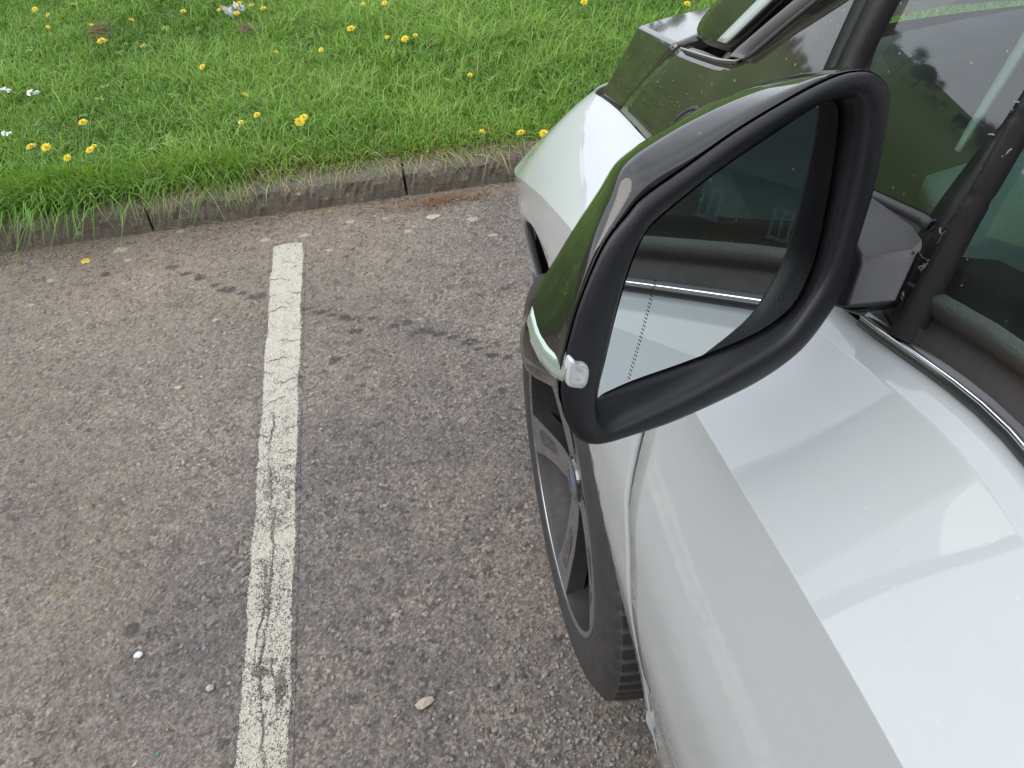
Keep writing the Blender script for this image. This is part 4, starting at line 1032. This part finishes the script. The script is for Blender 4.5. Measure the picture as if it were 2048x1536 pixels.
def orient_out(o, c=(CARX, -.5, .9)):
    bm = bmesh.new(); bm.from_mesh(o.data); off = Vector(world_of(o).translation); c = Vector(c)
    rev = [f for f in bm.faces if f.normal.dot(f.calc_center_median() + off - c) < 0]
    bmesh.ops.reverse_faces(bm, faces=rev); bm.to_mesh(o.data); bm.free()
for o in COL.objects:
    if o.type == 'MESH' and any(m in (GLASS, SCREEN) for m in o.data.materials): orient_out(o)
# ------------------------------------------------------------------ dandelions and other small things on the grass
YEL = simple('dandelion_yellow', (.58, .44, .012), .6, nscale=500, namp=.25)
STEM = simple('flower_stem', (.09, .14, .03), .6)
WHITEP = simple('white_petals', (.42, .42, .40), .7, nscale=300, namp=.1)
def flower_mesh(kind):
    m = MB(); r_ = random.Random(kind * 7 + 1)
    for ring, (n, rr_, tilt) in enumerate(((26, .017, .12), (20, .013, .5), (12, .008, .95), (6, .004, 1.3))):
        for k in range(n):
            a = 2 * math.pi * (k + .37 * ring) / n + r_.uniform(-.08, .08); L_ = rr_ * r_.uniform(.85, 1.12); tl = tilt + r_.uniform(-.12, .12)
            d = np.array([math.cos(a) * math.cos(tl), math.sin(a) * math.cos(tl), math.sin(tl)]); sd = np.array([-math.sin(a), math.cos(a), 0]) * .0014
            b0 = np.array([0, 0, .001 * ring]); m.add([b0 - sd * .5, b0 + sd * .5, b0 + d * L_ * .75 + sd, b0 + d * L_ + sd * .6, b0 + d * L_ - sd * .6, b0 + d * L_ * .75 - sd], [(0, 1, 2, 5), (5, 2, 3, 4)])
    return m
FL = None
DAND = [
 (70, 19, 1.0, 'small dandelion in the far left corner of the lawn'), (96, 30, .7, 'tiny half-open dandelion just right of the corner one'), (96, 54, .7, 'tiny dandelion below the half-open one near the left corner'),
 (183, 50, .6, 'faint tiny dandelion above the brown grass clump'), (204, 83, 1.5, 'big bright dandelion just below the brown dead grass clump'), (263, 40, .9, 'lone dandelion right of the brown grass clump'),
 (286, 93, .8, 'small dull dandelion right of the big one by the brown clump'), (367, 23, 1.0, 'dandelion half way between the brown clump and the white paper'), (438, 20, .7, 'small dandelion touching the left end of the white paper'),
 (474, 27, 1.0, 'dandelion in front of the white paper scrap'), (478, 8, 1.0, 'dandelion behind the white paper scrap'), (503, 11, .9, 'upper of two dandelions right of the white paper'), (527, 17, 1.0, 'lower and outer dandelion right of the white paper'),
 (405, 134, .9, 'lone dandelion in the middle of the left lawn'), (553, 105, .8, 'pale small dandelion left of the middle of the lawn top'), (642, 100, .8, 'small dandelion standing alone near the middle top of the lawn'),
 (702, 58, 1.3, 'large upright dandelion at the top middle of the lawn'), (726, 9, .8, 'left one of two dandelions at the very top edge of the lawn'), (769, 6, .9, 'right one of two dandelions at the very top edge of the lawn'),
 (774, 75, .7, 'smallest of the three dandelions left of the bonnet'), (810, 78, 1.1, 'largest of the three dandelions left of the bonnet'), (831, 71, .8, 'outermost right of the three dandelions left of the bonnet'),
 (166, 245, 1.3, 'flat wide dandelion above the cluster near the kerb at left'), (63, 294, 1.5, 'big ragged dandelion, left one of the pair near the kerb'), (93, 295, 1.4, 'round dandelion, right one of the pair near the kerb at left'),
 (135, 316, 1.1, 'dandelion closest to the kerb at the left'), (180, 300, 1.1, 'lower of two overlapping dandelions near the left kerb'), (188, 293, .9, 'upper of two overlapping dandelions near the left kerb'),
 (490, 190, .9, 'pale dandelion behind the trio in the middle of the lawn'), (514, 230, 1.0, 'dandelion on a tall stem left of the double head'), (482, 245, .9, 'low flat dandelion left of the tall stemmed one'),
 (599, 244, 1.4, 'front head of the double dandelion behind the parking line'), (608, 235, 1.2, 'rear head of the double dandelion behind the parking line'), (1042, 266, 1.3, 'left dandelion of the pair beside the car wing'),
 (1088, 268, 1.3, 'right dandelion of the pair, nearest to the car wing'), (964, 263, .8, 'faded dandelion left of the pair beside the car'), (940, 150, .7, 'tiny dandelion in the open grass left of the car bonnet'),
 (1168, 4, 1.1, 'dandelion at the top edge above the bonnet corner'), (1374, 8, 1.1, 'dandelion at the top edge just above the black bonnet'),
]
fm = flower_mesh(1); rnd_ = random.Random(5)
for k, (px, py, sc, lab) in enumerate(DAND):
    hgt = ZK + (.085 if py > 150 else .095); p = on_z(px, py, hgt)
    d = empty('dandelion', (p[0], p[1], ZK)); tag(d, lab, 'flower', 'yellow dandelions in the lawn')
    sc_ = sc * (.72 if py > 150 else .82)
    tilt = Matrix.Rotation(rnd_.uniform(.05, .55), 3, Vector((rnd_.uniform(-.3, 1), rnd_.uniform(-.6, .6), 0)).normalized()) @ Matrix.Rotation(rnd_.uniform(0, 6), 3, 'Z')
    T = np.array(tilt)
    V = np.array(fm.v) @ T.T * sc_ + p
    mk('flower_head', V, fm.f, YEL, d, False)
    m = MB(); m.tube([(p[0] + .006, p[1] + .004, ZK - .01), (p[0] + .003, p[1], (ZK + p[2]) / 2), p - np.array([0, 0, .001])], .0016, 6); m.build('stem', STEM, d, True)
for px, py, sc, lab in ((8, 180, 1.0, 'white blossom at the left edge of the lawn'), (65, 184, 1.1, 'ragged white blossom right of the one at the left edge'), (12, 266, .7, 'small white flower near the kerb at the left edge')):
    p = on_z(px, py, ZK + .07); m = MB(); r_ = random.Random(px)
    for k in range(9):
        c = p + np.array([r_.uniform(-.02, .02), r_.uniform(-.012, .012), r_.uniform(-.006, .006)]) * sc; a = r_.uniform(0, 6)
        u_ = np.array([math.cos(a), math.sin(a), r_.uniform(-.4, .4)]) * .012 * sc; v_ = np.array([-math.sin(a), math.cos(a), r_.uniform(-.2, .6)]) * .007 * sc
        m.add([c - u_, c - u_ * .3 + v_, c + u_, c + u_ * .2 - v_], [(0, 1, 2, 3)])
    d = empty('white_flower', (p[0], p[1], ZK)); tag(d, lab, 'flower', 'white flowers in the lawn'); m.build('petals', WHITEP, d)
    m = MB(); m.tube([(p[0], p[1], ZK - .01), p], .0014, 6); m.build('stem', STEM, d, True)
# crumpled paper scrap
p = on_z(466, 17, ZK + .075); V = []
for i, u in enumerate(np.linspace(-1, 1, 13)):
    for j, v in enumerate(np.linspace(-1, 1, 9)): V.append((p[0] + u * .042 + .005 * rng.normal(), p[1] + v * .028 * (1 - .35 * abs(u)) + .004 * rng.normal(), p[2] + .008 * rng.normal() + .008 * math.sin(u * 4)))
o = mk('paper_scrap', V, grid_faces(13, 9), simple('white_paper', (.40, .395, .38), .8), smooth=False); solidify(o, .0008); tag(o, 'crumpled white paper scrap lying in the lawn among dandelions', 'litter')
# clump of dead grass
def wisps(name, px, py, z, n, rx, ry, h, mat, label, cat, kind=None, seed=1, w_=.0012, L_=.035):
    r_ = np.random.default_rng(seed); m = MB(); p = on_z(px, py, z)
    for k in range(n):
        a = r_.uniform(0, 2 * np.pi); c = p + np.array([r_.normal() * rx, r_.normal() * ry, abs(r_.normal()) * h]); l = L_ * r_.uniform(.5, 1.3)
        d = np.array([math.cos(a), math.sin(a), r_.uniform(-.15, .35)]); pts = [c - d * l / 2, c + np.array([0, 0, r_.uniform(0, .006)]) , c + d * l / 2 + r_.normal(0, .003, 3)]
        for q in pts: q[2] = max(q[2], z + .001)
        m.tube(pts, w_ * r_.uniform(.5, 1.1), 4)
    o = m.build(name, mat); tag(o, label, cat, None, kind); return o
DEAD = simple('dead_grass', (.13, .085, .045), .8, nscale=200, namp=.4); STRAW = simple('dry_straw', (.27, .20, .11), .8, nscale=150, namp=.35)
wisps('dead_grass_clump', 202, 66, ZK + .05, 110, .022, .014, .018, DEAD, 'brown clump of dead grass above the big dandelion', 'grass clump')
wisps('dead_grass_clump', 495, 62, ZK + .05, 60, .022, .012, .012, DEAD, 'thin brown patch of dead grass below the white paper', 'grass clump', None, 4)
wisps('plant_debris', 885, 402, .002, 230, .09, .016, .006, simple('brown_debris', (.17, .10, .055), .85, nscale=200, namp=.4), 'brown dry needles and plant debris swept against the kerb', 'debris', 'stuff', 2, .0011, .03)
wisps('straw_litter', 620, 440, .002, 170, .42, .035, .003, STRAW, 'scattered straw and dry stalks in the gutter below the kerb', 'debris', 'stuff', 3, .0007, .035)
wisps('stalk_litter', 330, 900, .002, 46, .42, .40, .001, STRAW, 'thin dry stalks scattered over the asphalt', 'debris', 'stuff', 9, .0006, .03)
# stones, leaf and scraps on the asphalt
def pebble(px, py, rx, ry, h, mat, lab, cat='stone', name='pebble', seed=0, group=None):
    r_ = np.random.default_rng(seed + int(px)); c = on_z(px, py); a0 = np.linalg.norm(on_z(px + rx, py) - c); b0 = np.linalg.norm(on_z(px, py - ry) - c); ang_ = r_.uniform(-.5, .5)
    bm = bmesh.new(); bmesh.ops.create_icosphere(bm, subdivisions=2, radius=1)
    ph = r_.uniform(0, 6, 6)
    V = []
    for v in bm.verts:
        q = np.array(v.co); k = 1 + .12 * math.sin(3 * q[0] + ph[0]) + .10 * math.sin(4 * q[1] + ph[1]) + .08 * math.sin(5 * q[2] + 3 * q[0] + ph[2]) + r_.normal(0, .09)
        q = q * k; x, y = q[0] * a0, q[1] * b0; V.append((c[0] + x * math.cos(ang_) - y * math.sin(ang_), c[1] + x * math.sin(ang_) + y * math.cos(ang_), max(0.0005, h * .5 + q[2] * h * .6)))
    F_ = [[v.index for v in f.verts] for f in bm.faces]; bm.free()
    o = mk(name, V, F_, mat, None, False); tag(o, lab, cat, group); return o
PALE = simple('pale_stone', (.26, .225, .17), .85, nscale=220, namp=.35, bump=.5, bscale=500); GREY = simple('grey_stone', (.12, .11, .105), .85, nscale=200, namp=.4); WHT = simple('chalk_white', (.42, .42, .41), .8, nscale=200, namp=.2)
pebble(851, 1406, 16, 12, .007, PALE, 'flat pale beige stone on the asphalt near the bottom middle')
pebble(421, 1377, 9, 7, .006, PALE, 'small beige stone on the asphalt left of the parking line')
pebble(278, 1311, 9, 7, .006, WHT, 'small white chip on the asphalt left of the line', 'stone')
pebble(357, 776, 8, 3, .004, PALE, 'thin pale flake on the asphalt left of the line middle', 'stone')
pebble(867, 435, 13, 5, .005, PALE, 'pale flat flake of stone in the gutter by the kerb', 'stone')
pebble(173, 523, 9, 5, .003, simple('yellow_leaf', (.36, .27, .03), .6), 'small yellow leaf in the gutter at the left', 'leaf', 'fallen_leaf')
pebble(315, 1508, 3, 3, .003, simple('green_bit', (.03, .22, .15), .4), 'tiny green glass bit at the bottom left', 'litter', 'glass_bit')
# loose chippings under the sill and over the bay
r_ = np.random.default_rng(11); m = MB()
ico = bmesh.new(); bmesh.ops.create_icosphere(ico, subdivisions=1, radius=1); IV = np.array([v.co[:] for v in ico.verts]); IF = [[v.index for v in f.verts] for f in ico.faces]; ico.free()
for k in range(2600):
    if k < 900: x, y = r_.normal(.12, .14), r_.normal(.42, .12)
    elif k < 1500: x, y = r_.uniform(-1.6, .5), YK - abs(r_.normal(0, .09)) - .01
    else: x, y = r_.uniform(-1.3, .4), r_.uniform(.3, 2.1)
    if x > .34: continue
    sz = abs(r_.normal(.0017, .0011)) + .0008; V = IV * r_.uniform(.6, 1.25, IV.shape) * sz * np.array([1.1, 1, .6]); a = r_.uniform(0, 6); ca, sa = math.cos(a), math.sin(a)
    V = np.stack([V[:, 0] * ca - V[:, 1] * sa + x, V[:, 0] * sa + V[:, 1] * ca + y, V[:, 2] + sz * .35], 1); m.add(V, IF)
o = m.build('loose_chippings', simple('chippings', (.15, .14, .13), .85, nscale=95, namp=.95)); tag(o, 'loose grey stone chippings lying on the worn asphalt', 'gravel', None, 'stuff')

# ------------------------------------------------------------------ what the paint and glass reflect: far trees beyond the field, a brick house behind
BRICK = None
def mat_brick():
    m, t, b, out = new_mat('red_brick'); tcn = nd(t, 'ShaderNodeTexCoord'); mp = nd(t, 'ShaderNodeMapping'); mp.inputs['Rotation'].default_value = (math.pi / 2, 0, 0); t.links.new(tcn.outputs['Object'], mp.inputs[0])
    br = nd(t, 'ShaderNodeTexBrick', Scale=4.4); br.inputs['Color1'].default_value = (.16, .062, .036, 1); br.inputs['Color2'].default_value = (.11, .045, .03, 1); br.inputs['Mortar'].default_value = (.2, .18, .15, 1); t.links.new(mp.outputs[0], br.inputs['Vector'])
    t.links.new(br.outputs[0], b.inputs['Base Color']); b.inputs['Roughness'].default_value = .9; return m
BRICK = mat_brick(); WHITE = simple('white_frame', (.34, .34, .33), .5); PANE = simple('dark_pane', (.015, .018, .02), .05, 0, .5); TILE = simple('roof_tiles', (.045, .035, .032), .8, nscale=3, namp=.3, bump=.6, bscale=9)
def house(cx, cy, yaw, wid, label):
    h = empty('brick_house', (cx, cy, 0)); tag(h, label, 'house', None)
    ca, sa = math.cos(yaw), math.sin(yaw)
    def T(V): V = np.array(V); return np.stack([cx + V[:, 0] * ca - V[:, 1] * sa, cy + V[:, 0] * sa + V[:, 1] * ca, V[:, 2]], 1)
    def put(m, name, mat, par): o = mk(name, T(m.v), m.f, mat, par, False); return o
    m = MB(); m.box((0, -4, 5.25), (wid, 8, 10.5)); put(m, 'wall', BRICK, h)
    m = MB(); m.add([(-wid / 2 - .3, .4, 10.4), (wid / 2 + .3, .4, 10.4), (wid / 2 + .3, -4, 15.4), (-wid / 2 - .3, -4, 15.4), (wid / 2 + .3, -8.4, 10.4), (-wid / 2 - .3, -8.4, 10.4)], [(0, 1, 2, 3), (3, 2, 4, 5), (0, 3, 5), (1, 4, 2)])
    r = put(m, 'roof', TILE, h); m = MB(); m.box((wid * .3, -4, 15.6), (.9, .7, 1.6)); put(m, 'chimney', BRICK, r)
    n = max(2, int(wid / 2.2))
    for i in range(n):
        for z in (1.5, 4.2, 6.9, 9.3):
            x = (i + .5) * wid / n - wid / 2
            if z < 2 and i == n // 2:
                m = MB(); m.box((x, .04, 1.05), (1., .08, 2.1)); put(m, 'door', simple('house_door', (.03, .05, .08), .4), h); continue
            m = MB()
            for dx, dz, wx, wz in ((-.29, 0, .09, .9), (.29, 0, .09, .9), (0, .45, .67, .1), (0, -.45, .72, .12), (0, 0, .08, .9)): m.box((x + dx, .05 + .004 * abs(dz), z + dz), (wx, .10 + .01 * (wz > .8), wz))
            f = put(m, 'window', WHITE, h); m = MB(); m.box((x, .03, z), (.58, .03, .88)); put(m, 'pane', PANE, f)
house(-15.5, -15.2, -.80, 34, 'long dark brick building with small white windows, seen only reflected in the mirror')
BARK = simple('bark', (.05, .042, .035), .9)
def tree_parts(seed, h, evergreen):
    r_ = np.random.default_rng(seed); m = MB(); tips = []
    def grow(p, d, l, r, dep):
        q = p + d * l; m.tube([p, (p + q) / 2 + r_.normal(0, l * .04, 3), q], [r, r * .85, r * .7], 5, False)
        if dep == 0: tips.append(q); return
        tips.append(q)
        for _ in range(3 if dep > 1 else 3):
            nd_ = unit(d + r_.normal(0, .55, 3) + np.array([0, 0, .12])); grow(q, nd_, l * r_.uniform(.62, .82), r * .6, dep - 1)
    grow(np.zeros(3), np.array([0, 0, 1.]), h * .27, h * .025, 4)
    V = []; n = 5200 if evergreen else 2600
    tp = np.array(tips); idx = r_.integers(0, len(tp), n); c = tp[idx] + r_.normal(0, h * (.045 if evergreen else .06), (n, 3)); sz = h * (.020 if evergreen else .012)
    u = r_.normal(0, 1, (n, 3)); u /= np.linalg.norm(u, axis=1, keepdims=True); v = r_.normal(0, 1, (n, 3)); v -= (v * u).sum(1, keepdims=True) * u; v /= np.linalg.norm(v, axis=1, keepdims=True)
    P = np.stack([c - u * sz, c + v * sz * .6, c + u * sz, c - v * sz * .6], 1).reshape(-1, 3)
    return m, P, [(4 * k, 4 * k + 1, 4 * k + 2, 4 * k + 3) for k in range(n)]
LEAFG = simple('dark_leaves', (.028, .045, .016), .7, nscale=.8, namp=.5); TWIG = simple('bare_twigs', (.060, .046, .036), .8, nscale=.8, namp=.4)
protos = []
for sd, ev in ((1, True), (2, False), (3, False)):
    m, P, Fq = tree_parts(sd, 6., ev); t0 = empty('field_tree', (0, 0, 0)); a = m.build('trunk', BARK, t0, True); b = mk('crown', P, Fq, LEAFG if ev else TWIG, t0, False); protos.append((t0, a, b, ev))
r_ = np.random.default_rng(21)
def hill(x, y): return ZK + np.clip((y - 25) / 120, 0, 2) ** 1.5 * 4.6 + np.clip((-x - 25) / 120, 0, 2) ** 1.5 * 4.2
used = set(); k = 0
for az in np.arange(-66, 22, 1.05):
    dist = 195 + r_.normal(0, 7); a = math.radians(az + r_.normal(0, .3)); x, y = dist * math.sin(a), dist * math.cos(a)
    i = int(r_.integers(0, 3)); t0, ta, tb_, ev = protos[i]
    if i in used:
        t1 = t0.copy(); COL.objects.link(t1)
        for ch in (ta, tb_):
            c1 = ch.copy(); COL.objects.link(c1); c1.parent = t1
    else: t1 = t0; used.add(i)
    sc = r_.uniform(.75, 1.45) * (1.0 if not ev else .9); t1.location = (x, y, float(hill(x, y)) - .2); t1.scale = (sc * 1.25, sc * 1.25, sc); t1.rotation_euler = (0, 0, r_.uniform(0, 6))
    tag(t1, 'dark green tree in the row at the far edge of the field' if ev else 'brown twiggy tree in the row at the far edge of the field', 'tree', 'trees along the far edge of the field')
